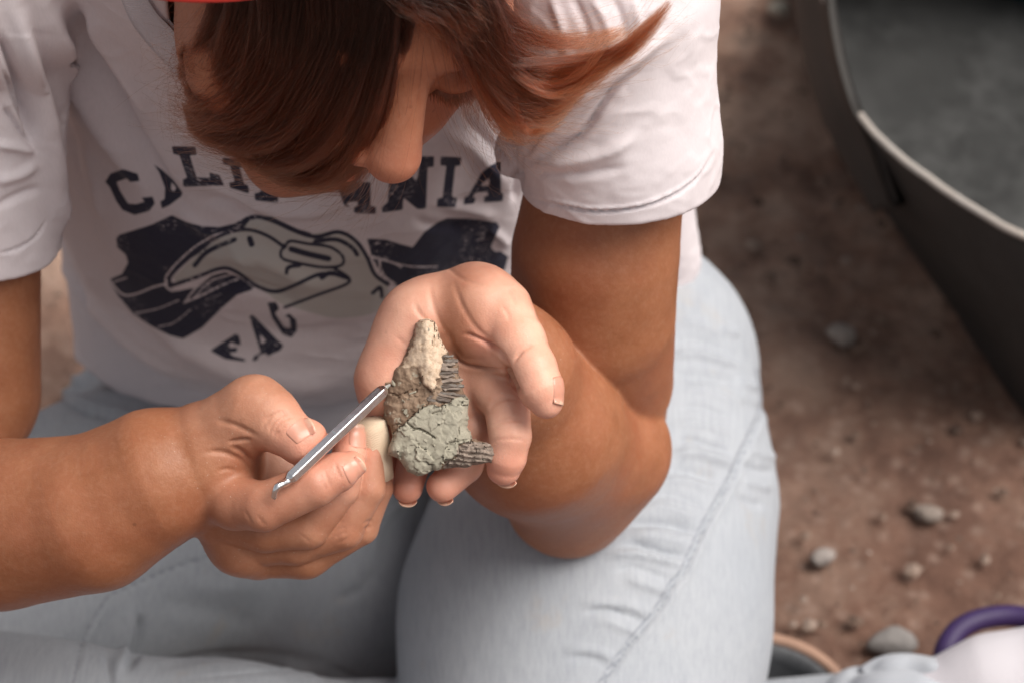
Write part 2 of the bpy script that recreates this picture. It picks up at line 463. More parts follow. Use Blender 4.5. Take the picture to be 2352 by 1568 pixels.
# ---- head (looks down and a little to her left)
hx = unit(np.array([.33, .40, .86])); hy = np.array([-.86, .46, .20]); hy = unit(hy - (hy @ hx) * hx)
hz = -np.cross(hx, hy)
HF = np.array([hx[0], hy[0], hz[0]]); HU = np.array([hx[1], hy[1], hz[1]]); HL = np.array([hx[2], hy[2], hz[2]])
HS = 1.075
NOSE = P(908, 452 - 45, -4)
HC = NOSE - HS * 11.2 * HF + HS * 2.0 * HU
def H(f, u, l): return HC + HS * (f * HF + u * HU + l * HL)
def hscale(groups):
    for _, ps in groups:
        for s in ps:
            if isinstance(s, Ell): s.r = s.r * HS; s.R *= HS
            elif isinstance(s, Cone): s.ra *= HS; s.rb *= HS; s.R = np.linalg.norm(s.b - s.a) / 2 + max(s.ra, s.rb)
HR = np.stack([HF, HU, HL])
FACE = [(0.8, [Ell(H(-1, 3, 0), (9.6, 8.6, 7.6), HR, k=1), Ell(H(3.2, -2.5, 0), (6.0, 7.6, 6.1), HR, k=1.8),
               Cone(H(6.5, -8.6, -.8), 1.7, H(6.5, -8.6, .8), 1.7, k=1.8),
               Cone(H(5.0, -2.6, 4.2), 2.4, H(7.0, -3.2, 2.4), 1.9, k=1.5), Cone(H(5.0, -2.6, -4.2), 2.4, H(7.0, -3.2, -2.4), 1.9, k=1.5),
               Cone(H(7.6, 3.2, -3.0), 1.2, H(8.0, 3.1, 3.0), 1.2, k=1.5),
               Ell(H(9.7, .8, 2.9), (1.2, .9, 1.4), HR, k=.8, sub=True), Ell(H(9.7, .8, -2.9), (1.1, .9, 1.5), HR, k=.8, sub=True),
               Cone(H(7.6, -4.9, -1.4), 1.6, H(7.6, -4.9, 1.4), 1.6, k=1.2)]),
        (0.7, [Cone(H(8.15, 2.0, 0), .9, H(10.5, -1.5, 0), 1.02, k=.4), Cone(H(10.3, -1.7, 0), 1.12, H(10.1, -1.95, 0), 1.0, k=.4),
                Ell(H(9.6, -2.1, 1.15), (.85, .65, .6), HR, k=.35), Ell(H(9.6, -2.1, -1.15), (.85, .65, .6), HR, k=.35)]),
        (0.18, [Cone(H(8.95, -4.25, 0), .58, H(8.1, -4.6, 2.1), .28, k=.2), Cone(H(8.95, -4.25, 0), .58, H(8.1, -4.6, -2.1), .28, k=.2)]),
        (0.18, [Cone(H(8.75, -5.35, 0), .68, H(8.0, -4.9, 1.9), .3, k=.2), Cone(H(8.75, -5.35, 0), .68, H(8.0, -4.9, -1.9), .3, k=.2)]),
        (0.12, [Ell(H(7.85, .55, 2.8), (1.2, .95, 1.35), HR, k=.1)]), (0.12, [Ell(H(7.85, .55, -2.8), (1.2, 1.05, 1.35), HR, k=.1)])]
hscale(FACE)
NECK = (1.2, [Cone(H(-3.5, -4, 0), 5.0, P(585, -40, 6.2), 5.4, k=1), Cone(P(585, -40, 6.2), 5.4, P(640, 110, 13.2), 5.1, k=2), Cone(P(480, -70, 7.0), 3.1, P(515, 0, 9.5), 3.1, k=1.5), Cone(P(600, -60, 12), 6.0, P(600, -100, 14), 9.0, k=2)])
HEAD = FACE + [NECK]

def build_part(groups, lo, hi, h, relaxn=2, clip=None):
    def fn(p):
        d = evaluate(groups, p)
        if clip is not None: d = np.maximum(d, (p - clip[0]) @ clip[1])
        return d
    v, q = surface(fn, lo, hi, h)
    v = relax(v, q, fn, relaxn)
    return v, q
def bounds(groups, pad=0.6):
    L = np.full(3, 1e9); Hh = -L
    for _, ps in groups:
        for s in ps:
            if isinstance(s, Plane) or s.sub: continue
            if isinstance(s, Cone):
                L = np.minimum(L, np.minimum(s.a - s.ra, s.b - s.rb)); Hh = np.maximum(Hh, np.maximum(s.a + s.ra, s.b + s.rb))
            else: L = np.minimum(L, s.c - s.R); Hh = np.maximum(Hh, s.c + s.R)
    return L - pad, Hh + pad
def tubercle(v, n, amp, sc_): return amp * fbm(v * sc_, 3)

HH = 0.085 if QUALITY else 0.14
parts = []
# creases pressed into the skin: (points px, half width px, depth cm, nearest dd, farthest dd)
creaseL = [
    ([(1140, 806), (1110, 784), (1080, 770), (1060, 768)], 4, -.11, -3, 4), ([(1100, 778), (1130, 795), (1150, 815), (1165, 845), (1180, 880), (1204, 918)], 6, -.16, -3, 4),
    ([(1040, 640), (1060, 700), (1095, 755), (1150, 800)], 6, -.05, -3, 4), ([(1030, 760), (1040, 795), (1062, 822)], 7, -.08, -3, 4), ([(952, 690), (958, 712), (985, 745), (1005, 765)], 5, -.05, -3, 4),
    ([(985, 640), (992, 690), (1010, 740), (1035, 780)], 6, -.04, -3, 4),
    ([(1028, 795), (1056, 832), (1100, 846), (1165, 852)], 4.5, -.10, -3, 4), ([(1072, 842), (1120, 846), (1165, 852)], 4, -.04, -3, 4),
    ([(1178, 835), (1188, 815), (1212, 797), (1230, 793)], 4.5, -.05, -3, 3), ([(1184, 822), (1200, 806)], 3, -.04, -3, 3),
    ([(1118, 945), (1135, 925), (1165, 913), (1195, 916)], 5, -.07, -3, 3), ([(1125, 985), (1150, 968), (1180, 962), (1212, 968)], 4.5, -.06, -3, 3),
    ([(1122, 1018), (1150, 1008), (1190, 1008), (1215, 1015)], 3.5, -.03, -3, 3), ([(1150, 700), (1165, 720), (1170, 740)], 4, -.03, -3, 4),
    ([(1010, 595), (1060, 640), (1130, 660)], 5, -.03, -3, 4), ([(1160, 660), (1175, 680), (1185, 705)], 4, -.03, -3, 4),
    ([(905, 770), (930, 790), (950, 800)], 4, -.025, -3, 4), ([(1240, 700), (1235, 720), (1245, 745)], 4, -.03, -3, 4)]
creaseR = [
    ([(489, 962), (530, 972), (560, 985), (600, 1005)], 6, -.06, -4, 3), ([(520, 1015), (550, 1010), (580, 1008)], 4, -.10, -4, 3),
    ([(528, 1022), (560, 1040), (585, 1065)], 6, -.10, -4, 3), ([(458, 1042), (490, 1036), (520, 1040), (560, 1060), (590, 1092)], 6, -.07, -4, 3),
    ([(498, 1082), (520, 1076), (545, 1080)], 4, -.05, -4, 3),
    ([(612, 985), (618, 962), (640, 947), (665, 945)], 3.2, -.05, -4, 3), ([(620, 1000), (624, 975), (645, 955), (672, 950)], 3.2, -.05, -4, 3),
    ([(630, 1008), (632, 985), (652, 962), (680, 956)], 3.0, -.045, -4, 3), ([(640, 1010), (641, 992), (658, 972)], 2.6, -.035, -4, 3),
    ([(603, 990), (610, 965), (628, 946)], 3, -.035, -4, 3),
    ([(590, 1180), (600, 1195), (612, 1208)], 4, -.025, -4, 3), ([(560, 1170), (572, 1190), (580, 1210)], 4, -.02, -4, 3),
    ([(770, 1238), (782, 1225), (800, 1222)], 3.5, -.03, -4, 4), ([(764, 1226), (778, 1214), (798, 1212)], 3.5, -.03, -4, 4),
    ([(775, 1248), (790, 1240), (802, 1232)], 3.5, -.03, -4, 4), ([(832, 1205), (846, 1196), (858, 1198)], 3, -.03, -4, 5),
    ([(834, 1215), (846, 1210), (856, 1210)], 3, -.03, -4, 5), ([(690, 1225), (704, 1238), (716, 1244)], 4, -.02, -4, 4),
    ([(769, 1057), (775, 1080), (788, 1102)], 3, -.04, -4, 3), ([(745, 1078), (752, 1100), (762, 1122)], 3.2, -.03, -4, 3),
    ([(735, 1085), (742, 1105), (750, 1128)], 3.0, -.025, -4, 3)]
for groups, creases, lo_hi in ((LEFT, creaseL, None), (RIGHT, creaseR, None)):
    lo, hi = bounds(groups)
    lo = np.maximum(lo, [-31, -18, -160]); hi = np.minimum(hi, [30, 20, -110])
    v, q = build_part(groups, lo, hi, HH)
    n = vnormals(v, q)
    v = v + n * (groove(v, n, creases) * 1.5 + .02 * fbm(v * .9, 3))[:, None]
    pk = pinkness(groups, v)
    # the back of a hand stays tanned; the palm side is pink
    if groups is LEFT:
        pk = pk * sm(-.35, .45, n @ unit(np.array([-.1, .15, 1.0])))
    fl = np.zeros(len(v))
    tips = ([(1257, 922, -1, 1.3), (1160, 1078, .4, 1.3), (1012, 1110, 1.6, 1.25), (934, 1112, 1.9, 1.25), (886, 1078, 3, 1.2), (1115, 785, -.3, .8)] if groups is LEFT
            else [(715, 1015, -2.4, 1.4), (800, 1068, -2.2, 1.1), (806, 1000, -1, 1.3), (640, 1090, -1, .8)])
    for a, b, c, r in tips:
        fl = np.maximum(fl, np.exp(-(np.linalg.norm(v - P(a, b, c), axis=1) / r) ** 2))
    du = np.exp(-(np.linalg.norm(v - (P(1050, 900, 0) if groups is LEFT else P(680, 1090, 0)), axis=1) / 6.5) ** 4)
    parts.append((v, q, pk, fl * .75, du))
lo, hi = bounds(HEAD); hi = np.minimum(hi, [20, 19, -95])
v, q = build_part(HEAD, lo, hi, 0.13 if QUALITY else .2)
hl = (v - HC) @ HR.T / HS
lip = np.exp(-(((hl[:, 1] + 4.8) / .75) ** 2 + (hl[:, 2] / 2.1) ** 4)) * (hl[:, 0] > 7.5)
nosef = np.exp(-(np.linalg.norm(v - H(10.6, -1.9, 0), axis=1) / 1.8) ** 2)
parts.append((v, q, np.full(len(v), .03) + .05 * nosef, np.clip(lip * .9 + nosef * .3 + .16, 0, 1), np.zeros(len(v))))
off, VV, QQ, PK, FLU, DU = 0, [], [], [], [], []
for v, q, pk, fl, du in parts:
    VV.append(v); QQ.append(q + off); PK.append(pk); FLU.append(fl); DU.append(du); off += len(v)
body = mesh_obj('body', np.concatenate(VV), np.concatenate(QQ), SKIN, person,
                attrs={'pink': np.concatenate(PK), 'flush': np.concatenate(FLU), 'dust': np.concatenate(DU)})
print('body verts', off)
# ================================================================== t-shirt
WX = [1, 0, 0]
torso = [Cone(P(645, -330, 3), 9.0, P(650, 20, 14.0), 9.0, k=2, sq=(WX, 1.25)),
         Cone(P(650, 20, 14.0), 9.0, P(668, 330, 21.5), 8.9, k=2, sq=(WX, 1.27)),
         Cone(P(668, 330, 21.5), 8.8, P(668, 590, 26), 8.0, k=2, sq=(WX, 1.38)), Cone(P(1120, 360, 17), 2.3, P(1118, 640, 23), 1.9, k=1.5)]
belly = [Cone(P(640, 560, 31), 7.5, P(600, 790, 35), 6.5, k=1.5, sq=(WX, 1.6)), Cone(P(1440, 420, 25), 3.4, P(1492, 592, 29), 2.8, k=.5), Plane(P(262, 900, 30), [-.55, -.83, 0], k=.1)]
shoulders = [Cone(P(1290, -420, 3), 6.0, P(1395, -20, 1.5), 4.9, k=1.5), Cone(P(0, -330, 3), 6.0, P(-60, 0, 5), 4.8, k=1.5)]
lsl_ax = unit(P(1425, 520, 6.2) - P(1400, 20, 1.2))
LSL = [Cone(P(1290, -300, 3), 6.0, P(1398, 0, 1.0), 4.7, k=1.2), Cone(P(1398, 0, 1.0), 4.7, P(1424, 330, 4.2), 4.45, k=.8),
       Cone(P(1424, 330, 4.2), 4.45, P(1428, 620, 7.0), 4.5, k=.8), Plane(P(1424, 418, 5.2), lsl_ax, k=.12)]
rsl_ax = unit(P(-84, 600, 13) - P(-66, 100, 7.5))
RSL = [Cone(P(0, -300, 4), 6.0, P(-62, 0, 6.0), 4.6, k=1.2), Cone(P(-62, 0, 6.0), 4.6, P(-84, 760, 13), 4.5, k=.8), Plane(P(-78, 520, 12), rsl_ax, k=.12)]
SHIRT = [(1.0, torso), (1.2, shoulders), (0.25, LSL), (0.25, RSL), (0.25, belly),
         (1.0, [Ell(P(1187, 345, 6), (1.0, 1.3, 1.0), k=.5)])]
def shirt_fn(p):
    d = evaluate(SHIRT[:2], p, 3)
    d = smin(d, evaluate(SHIRT[2:3], p, 3), .35)
    d = smin(d, evaluate(SHIRT[3:4], p, 3), .35)
    d = smin(d, evaluate(SHIRT[4:5], p, 3), .15)
    d = smin(d, evaluate(SHIRT[5:6], p, 3), .5)
    # hollow the sleeve ends a little, and open the neck
    for c0, c1, r in ((P(1424, 405, 5.1), P(1428, 640, 7.6), 4.12), (P(-78, 500, 11.8), P(-86, 800, 14), 4.2)):
        d = -smin(-d, Cone(c0, r, c1, r).f(p), .1)
    nk = Cone(P(662, -5, -6), 5.0, P(662, -5, 10), 5.65).f(p)
    d = -smin(-d, nk, .25)
    return d
folds = [
    ([(150, -20), (225, 130), (290, 270), (355, 380), (412, 445)], 13, -.36, -50, 50, 'step'),
    ([(95, -20), (150, 120), (215, 250), (300, 380), (350, 470)], 24, .34), ([(180, -20), (240, 90), (320, 210), (380, 300)], 17, .20),
    ([(25, -20), (60, 110), (95, 240), (120, 380), (135, 520)], 22, .36), ([(-10, 60), (25, 150), (60, 250), (84, 340)], 9, -.38),
    ([(0, 150), (40, 240), (84, 345)], 5, -.2), ([(0, 235), (45, 300), (85, 350)], 6, -.15),
    ([(60, 10), (120, 200), (165, 330), (190, 430)], 12, -.16),
    ([(120, 420), (160, 520), (210, 620), (260, 700)], 22, .18), ([(190, 300), (215, 420), (240, 520)], 14, .1),
    ([(415, 425), (480, 420), (540, 435), (600, 470), (700, 485), (820, 465)], 16, .20), ([(450, 460), (520, 465), (580, 500), (640, 520)], 13, -.16),
    ([(385, 470), (470, 520), (540, 560), (600, 640)], 15, .14),
    ([(1000, 300), (1070, 330), (1130, 390), (1170, 430)], 16, .2), ([(1060, 260), (1120, 320), (1175, 390)], 10, -.18),
    ([(1000, 470), (1080, 480), (1150, 500)], 12, .12), ([(1120, 520), (1150, 545), (1165, 570)], 10, .12), ([(940, 500), (1000, 520), (1080, 510)], 12, -.1),
    ([(420, 600), (500, 580), (600, 590), (700, 640), (800, 650)], 22, .22), ([(430, 680), (520, 650), (620, 670), (720, 720)], 16, -.2),
    ([(300, 760), (420, 800), (560, 860), (700, 880), (820, 860)], 26, .22), ([(380, 880), (480, 900), (600, 920), (740, 915)], 14, -.18),
    ([(560, 740), (660, 770), (780, 760), (830, 740)], 20, -.14), ([(110, 560), (200, 690), (320, 810), (450, 880)], 8, .12),
    ([(250, 690), (330, 770), (430, 830)], 14, -.15), ([(230, 930), (330, 940), (430, 945)], 8, -.2),
    # sleeve on the right: folds fanning out of the armpit
    ([(1205, 378), (1270, 300), (1350, 220), (1460, 130), (1560, 60)], 17, .22), ([(1200, 372), (1250, 290), (1300, 200), (1340, 120)], 9, -.26),
    ([(1200, 380), (1290, 335), (1340, 300), (1400, 215), (1480, 150)], 9, -.24), ([(1210, 385), (1300, 375), (1400, 350), (1480, 290)], 15, .12),
    ([(1215, 392), (1330, 400), (1450, 380)], 10, -.08), ([(1262, -20), (1290, 60), (1310, 150)], 11, .07), ([(1310, -20), (1345, 60), (1360, 130)], 11, -.07),
    ([(1350, -20), (1395, 60), (1400, 140)], 11, .07), ([(1400, -20), (1430, 50), (1440, 120)], 11, -.07), ([(1450, -20), (1470, 60), (1480, 100)], 11, .06),
    ([(1195, 450), (1290, 475), (1385, 487), (1500, 468), (1590, 420), (1640, 350)], 3.2, -.10), ([(1195, 442), (1290, 466), (1385, 478), (1500, 460), (1590, 410), (1638, 340)], 3.0, .05),
    ([(1200, 380), (1192, 400), (1180, 470)], 9, -.2),
    # sleeve on the left
    ([(-20, 585), (40, 570), (85, 540), (108, 500)], 3.0, -.09), ([(-20, 420), (50, 400), (90, 370)], 12, .12), ([(-20, 480), (40, 450), (100, 430)], 10, -.1), ([(-20, 330), (40, 340), (85, 350)], 9, .12)]
def build_shirt():
    lo, hi = np.array([-30, -14, -176.]), np.array([14.5, 20.0, -112])
    v, q = surface(shirt_fn, lo, hi, 0.125 if QUALITY else .25)
    v = relax(v, q, shirt_fn, 2)
    n = vnormals(v, q)
    off_ = np.zeros(len(v)); q2 = pix(v)
    # the belly part keeps its own soft folds
    folds2 = [(f[0], f[1], f[2] * (1.35 if (100 < f[0][0][0] < 300 and f[0][-1][0] > f[0][0][0] + 90) else 1.0)) + tuple(f[3:]) for f in folds]
    lines = [(f[0], f[1], f[2]) + ((f[3], f[4], f[5]) if len(f) > 5 else ()) for f in folds2]
    off_ = groove(v, n, lines, zmin=.05)
    nz = np.clip(n[:, 2], 0, 1)
    off_ = off_ * 2.1 + .14 * fbm(v * .16, 2) + .07 * fbm(v * np.array([.55, .3, .3]) + 5, 3) + .05 * (1 - np.abs(fbm(v * np.array([.33, .62, .62]) + 15, 3)) * 4).clip(0, 1)
    v = v + n * off_[:, None]
    return v, q
v, q = build_shirt()

# ---- the print: signed distance of every shirt point to the inked shapes
def T(pts): return np.array([(201 + a * .4394, 287.1 + b * .4394) for a, b in pts])
def poly_sd(q2, poly):
    d = np.full(len(q2), 1e9); ins = np.zeros(len(q2), bool); n = len(poly)
    for i in range(n):
        a, b = poly[i], poly[(i + 1) % n]; ab = b - a
        t = np.clip(((q2 - a) @ ab) / (ab @ ab + 1e-9), 0, 1)
        r = q2 - a - t[:, None] * ab; d = np.minimum(d, (r * r).sum(1))
        c = ((a[1] > q2[:, 1]) != (b[1] > q2[:, 1])) & (q2[:, 0] < (b[0] - a[0]) * (q2[:, 1] - a[1]) / (b[1] - a[1] + 1e-12) + a[0])
        ins ^= c
    return np.where(ins, -1, 1) * np.sqrt(d)
LETTERS = [
    [(92, 298), (120, 255), (185, 232), (262, 256), (273, 294), (222, 300), (205, 280), (152, 300), (170, 345), (212, 412), (255, 415), (298, 402), (282, 382), (340, 375), (352, 412), (322, 452), (245, 472), (182, 446), (150, 400), (118, 330)],
    [(345, 205), (395, 240), (450, 290), (497, 355), (490, 375), (430, 420), (388, 440), (380, 400), (402, 390), (405, 330), (375, 250)],
    [(440, 112), (565, 115), (572, 158), (535, 160), (570, 275), (640, 278), (635, 250), (690, 262), (715, 318), (500, 325), (498, 285), (520, 278), (480, 160), (448, 152)],
    [(705, 172), (820, 178), (825, 222), (795, 225), (820, 310), (840, 315), (848, 362), (745, 330), (740, 300), (770, 300), (745, 215), (708, 205)],
    [(850, 140), (960, 140), (1010, 260), (1000, 290), (962, 300), (964, 355), (998, 358), (995, 410), (875, 395), (872, 360), (905, 350), (900, 260), (865, 200)],
    [(1085, 290), (1100, 200), (1230, 200), (1260, 300), (1230, 352), (1150, 360), (1100, 335)],
    [(1300, 300), (1480, 300), (1480, 425), (1508, 428), (1508, 467), (1392, 462), (1392, 430), (1412, 426), (1412, 400), (1352, 408), (1378, 440), (1340, 420)],
    [(1538, 430), (1570, 405), (1580, 200), (1640, 190), (1720, 300), (1745, 165), (1812, 165), (1810, 220), (1778, 222), (1770, 440), (1725, 442), (1650, 380), (1648, 445), (1540, 460)],
    [(1845, 165), (1955, 170), (1950, 215), (1922, 215), (1905, 378), (1932, 382), (1925, 432), (1825, 430), (1828, 385), (1855, 380), (1875, 215), (1845, 212)],
    [(2160, 188), (2162, 355), (2175, 360), (2172, 400), (2072, 408), (2070, 375), (2095, 370), (2092, 350), (2030, 355), (2012, 378), (2030, 382), (2022, 412), (1965, 418), (1970, 380), (1990, 372), (2060, 250), (2110, 210)],
    [(640, 1178), (775, 1090), (792, 1100), (802, 1148), (780, 1148), (752, 1132), (735, 1150), (745, 1165), (785, 1160), (780, 1185), (740, 1188), (760, 1205), (825, 1222), (825, 1236), (720, 1222)],
    [(845, 1000), (865, 992), (1000, 1130), (1025, 1150), (1010, 1175), (935, 1210), (935, 1190), (895, 1205), (890, 1225), (860, 1238), (868, 1208), (905, 1185), (870, 1080)],
    [(940, 930), (985, 925), (1002, 960), (980, 985), (1030, 1060), (1062, 1062), (1055, 1010), (1030, 1000), (1055, 985), (1092, 1020), (1095, 1075), (1065, 1112), (1020, 1095), (965, 1010)]]
HOLES = [[(440, 300), (465, 330), (450, 352), (436, 335)], [(2104, 272), (2098, 318), (2052, 320)], [(900, 1090), (935, 1128), (908, 1148)], [(1130, 250), (1190, 250), (1190, 320), (1140, 315)]]
HILLS = [[(150, 595), (165, 575), (340, 520), (440, 472), (520, 510), (600, 530), (690, 535), (770, 515), (850, 470), (960, 480), (1100, 545), (1170, 565), (1100, 600), (900, 560), (780, 560), (700, 600), (540, 700), (440, 790), (412, 820), (425, 850), (470, 870), (560, 850), (640, 790), (720, 770), (800, 800), (870, 860), (780, 890), (700, 960), (600, 1060), (500, 1118), (430, 1100), (330, 1050), (240, 990), (160, 895), (110, 810), (180, 780), (212, 720), (200, 680), (155, 640)],
         [(1460, 595), (1560, 600), (1640, 625), (1700, 640), (1760, 560), (1830, 510), (1880, 488), (2000, 490), (2140, 510), (2155, 535), (2125, 600), (2108, 640), (2130, 665), (2160, 660), (2200, 690), (2180, 760), (1930, 800), (1820, 850), (1700, 860), (1600, 840), (1540, 790), (1490, 700)]]
BIRD = [[(445, 800), (560, 690), (700, 585), (790, 560), (850, 500), (960, 500), (1100, 570), (1300, 555), (1400, 600), (1470, 700), (1520, 790), (1570, 850), (1560, 930), (1480, 990), (1300, 1010), (1180, 985), (1060, 950), (1000, 930), (900, 850), (800, 780), (720, 745), (600, 770), (490, 830)]]
INK = [([(430, 845), (440, 785), (560, 668), (700, 578), (830, 548), (940, 580), (1030, 640)], 9), ([(800, 545), (860, 482), (960, 500), (1100, 562), (1200, 585), (1310, 560), (1400, 605), (1460, 690), (1500, 780), (1570, 835)], 10),
       ([(560, 735), (630, 662), (770, 600)], 12), ([(848, 595), (858, 625)], 15), ([(1030, 640), (1060, 608), (1150, 622), (1270, 640), (1335, 690), (1325, 735), (1230, 745), (1100, 722), (1020, 700), (1012, 660), (1030, 640)], 8),
       ([(1065, 650), (1150, 675), (1260, 700)], 15), ([(1190, 610), (1300, 600), (1380, 640), (1410, 680)], 11), ([(440, 840), (560, 800), (700, 750), (780, 770), (880, 840), (980, 872), (1080, 840), (1200, 785), (1270, 780)], 10),
       ([(1030, 955), (1200, 890), (1350, 835), (1365, 800), (1290, 750)], 8), ([(1225, 800), (1270, 775), (1360, 800)], 12), ([(1040, 775), (1050, 745), (1110, 735)], 10), ([(1490, 880), (1530, 850), (1540, 900)], 10)]
CLEAR = [([(412, 850), (418, 780), (540, 655), (655, 580)], 5), ([(655, 580), (800, 535), (850, 478)], 5), ([(415, 850), (445, 868), (500, 850)], 5), ([(110, 805), (180, 885), (250, 885), (340, 850), (410, 832)], 5),
         ([(505, 930), (600, 890), (700, 840), (790, 805)], 5), ([(505, 930), (560, 860), (640, 790)], 5), ([(250, 985), (370, 960), (480, 915)], 3.5), ([(370, 1055), (450, 1035), (540, 965)], 3.5), ([(560, 900), (640, 820), (760, 780)], 4),
         ([(1485, 690), (1600, 722), (1640, 745)], 5), ([(1600, 722), (1700, 742), (1830, 742)], 4), ([(1520, 690), (1545, 780), (1610, 835)], 5), ([(140, 820), (205, 800)], 4), ([(1470, 690), (1500, 745), (1530, 800), (1600, 850)], 6)]
q2 = pix(v)
n_ = vnormals(v, q)
front = (n_[:, 2] > .02) & (q2[:, 0] > 200) & (q2[:, 0] < 1200) & (q2[:, 1] > 300) & (q2[:, 1] < 860)
idx = np.nonzero(front)[0]; qq = q2[idx]
ink = np.full(len(v), 12.0); grey = np.full(len(v), 12.0)
def near(poly, pad=14): return np.nonzero((qq[:, 0] > poly[:, 0].min() - pad) & (qq[:, 0] < poly[:, 0].max() + pad) & (qq[:, 1] > poly[:, 1].min() - pad) & (qq[:, 1] < poly[:, 1].max() + pad))[0]
d_ = np.full(len(idx), 12.0); g_ = np.full(len(idx), 12.0)
for L in LETTERS + HILLS:
    pl = T(L); m = near(pl); d_[m] = np.minimum(d_[m], poly_sd(qq[m], pl))
for L in HOLES: pl = T(L); m = near(pl); d_[m] = np.maximum(d_[m], -poly_sd(qq[m], pl))
for L in BIRD:
    pl = smooth_line(T(L + L[:1]), 4)[:-1]; m = near(pl); s_ = poly_sd(qq[m], pl); d_[m] = np.maximum(d_[m], -s_); g_[m] = np.minimum(g_[m], s_)
for L, w in CLEAR:
    pl = smooth_line(T(L), 5); m = near(pl); d_[m] = np.maximum(d_[m], w * .46 - seg_dist(qq[m], pl)[0]); 
for L, w in INK:
    pl = smooth_line(T(L), 5); m = near(pl); d_[m] = np.minimum(d_[m], seg_dist(qq[m], pl)[0] - w * .46)
ink[idx] = np.clip(d_, -12, 12); grey[idx] = np.clip(g_, -12, 12)
def shirt_material():
    t = fabric('shirt_cotton', (.66, .60, .625, 1), (.70, .64, .66, 1), weave=1900, wstr=.25, wscale=.0002)
    base = t.b.inputs['Base Color'].links[0].from_socket
    c = t.mix(t.maprange(t.attr('grey'), -1.2, 1.2, 1, 0), base, (.50, .485, .465, 1))
    crack = t.math('MULTIPLY', t.maprange(t.noise(330, 6, .75, vec=t.scaled(1, 1, 2.2)), .56, .62), t.maprange(t.noise(30, 2, .5), .50, .60))
    k = t.maprange(t.attr('ink'), -1.1, 1.1, 1, 0)
    k = t.math('MULTIPLY', k, t.math('SUBTRACT', 1.0, t.math('MULTIPLY', crack, .85)))
    c = t.mix(k, c, t.mix(t.noise(900, 2), (.024, .024, .042, 1), (.042, .042, .068, 1)))
    t.set(Base_Color=c)
    return t.m
shirt = mesh_obj('t_shirt', v, q, shirt_material(), person, attrs={'ink': ink, 'grey': grey})
print('shirt verts', len(v))

# ribbed collar
def shirt_dd(px, py, lo=-8, hi=30):
    ds = np.linspace(lo, hi, 160); f = (lambda x: evaluate(SHIRT[:2], x, 3))(np.array([P(px, py, d) for d in ds])); k = np.nonzero(f < 0)[0]
    return ds[k[0]] if len(k) else 8.0
def onshirt(pts, lift):
    out = np.array([P(a, b, shirt_dd(a, b) - lift) for a, b in pts])
    return out
cl_px = [(272, -30), (300, 40), (335, 90), (385, 145), (430, 195), (500, 250), (620, 285), (760, 270), (880, 180), (960, 60), (990, -40)]
cw_px = [(328, -30), (362, 25), (404, 72), (440, 140), (468, 178), (530, 218), (620, 240), (750, 228), (850, 150), (920, 40), (950, -50)]
dl = [shirt_dd(a, b) for a, b in cl_px]; dw = [shirt_dd(a, b) for a, b in cw_px]
cl = smooth_line([P(a, b, d - .25) for (a, b), d in zip(cl_px, dl)], 14)
cw = smooth_line([P(a, b, d - .25) for (a, b), d in zip(cw_px, dw)], 14)
_unused = smooth_line([P(300, -30, 1.5), P(342, 65, 4.0), P(385, 130, 6.3), P(428, 190, 8.2), P(500, 250, 9.6), P(620, 285, 10.5), P(760, 270, 9.8), P(880, 180, 8), P(960, 60, 5), P(990, -40, 2)], 14)
_unused2 = smooth_line([P(348, -30, 1.0), P(385, 35, 2.8), P(418, 92, 4.8), P(456, 160, 6.8), P(520, 212, 8.3), P(620, 240, 9.0), P(750, 228, 8.4), P(850, 150, 6.8), P(920, 40, 4.2), P(950, -50, 1.4)], 14)
def strip(a, b, nb, bulge, thick=.12):
    V = []; n = len(a)
    mid = unit(np.cross(np.gradient(a, axis=0), b - a)); mid[mid[:, 2] < 0] *= -1
    for s_ in (1, -1):
        for j in range(nb + 1):
            t = j / nb; V.append(a + (b - a) * t + mid * (bulge * math.sin(math.pi * t) + (thick if s_ > 0 else -thick)))
    V = np.concatenate(V); F = []
    for k in range(2):
        for j in range(nb):
            for i in range(n - 1):
                a0 = (k * (nb + 1) + j) * n + i; f = (a0, a0 + 1, a0 + n + 1, a0 + n); F.append(f if k == 0 else f[::-1])
    for j in (0, nb):
        for i in range(n - 1):
            a0 = j * n + i; b0 = (nb + 1 + j) * n + i; F.append((a0, b0, b0 + 1, a0 + 1))
    return V, F
ribm = fabric('collar_rib', (.60, .57, .60, 1), (.64, .60, .64, 1))
V, F = strip(cl, cw, 6, .12)
nC = len(cl)
sub_a = smooth_line(cl, 4); sub_b = smooth_line(cw, 4)
V, F = strip(sub_a, sub_b, 5, .12)
nn = len(sub_a); ribs = np.tile(((np.arange(nn) % 4) < 2).astype(float), 12)
V = V + np.array([0, 0, 1]) * (.05 * ribs)[:, None]
mesh_obj('collar', V, F, ribm.m, person)

# ================================================================== jeans
def jseam(px): return px
Lleg = ch([(1270, 640, 37, 6.2), (1420, 850, 33, 7.2), (1400, 1140, 29.5, 8.6), (1345, 1410, 25, 9.3), (1320, 1720, 22, 9.2)], k=2.5)
Rleg = ch([(560, 1080, 45, 7.0), (300, 1240, 34, 8.2), (-150, 1430, 26, 8.6)], k=2)
Rshin = ch([(-300, 1690, 17, 6.3), (100, 1752, 18, 6.0), (520, 1772, 20, 5.4), (900, 1790, 24, 4.9), (1500, 1770, 30, 4.3), (1960, 1700, 31, 3.7)], k=1.5)
hips = [Cone(P(560, 1120, 48), 8.5, P(1150, 1000, 48), 8.5, k=2), Cone(P(335, 1010, 42), 5.5, P(560, 1060, 44), 7.0, k=1.5), Cone(P(480, 1130, 40), 7.5, P(800, 1400, 37), 7.0, k=2), Cone(P(700, 1040, 42), 7.5, P(900, 1400, 40), 6.0, k=2)]
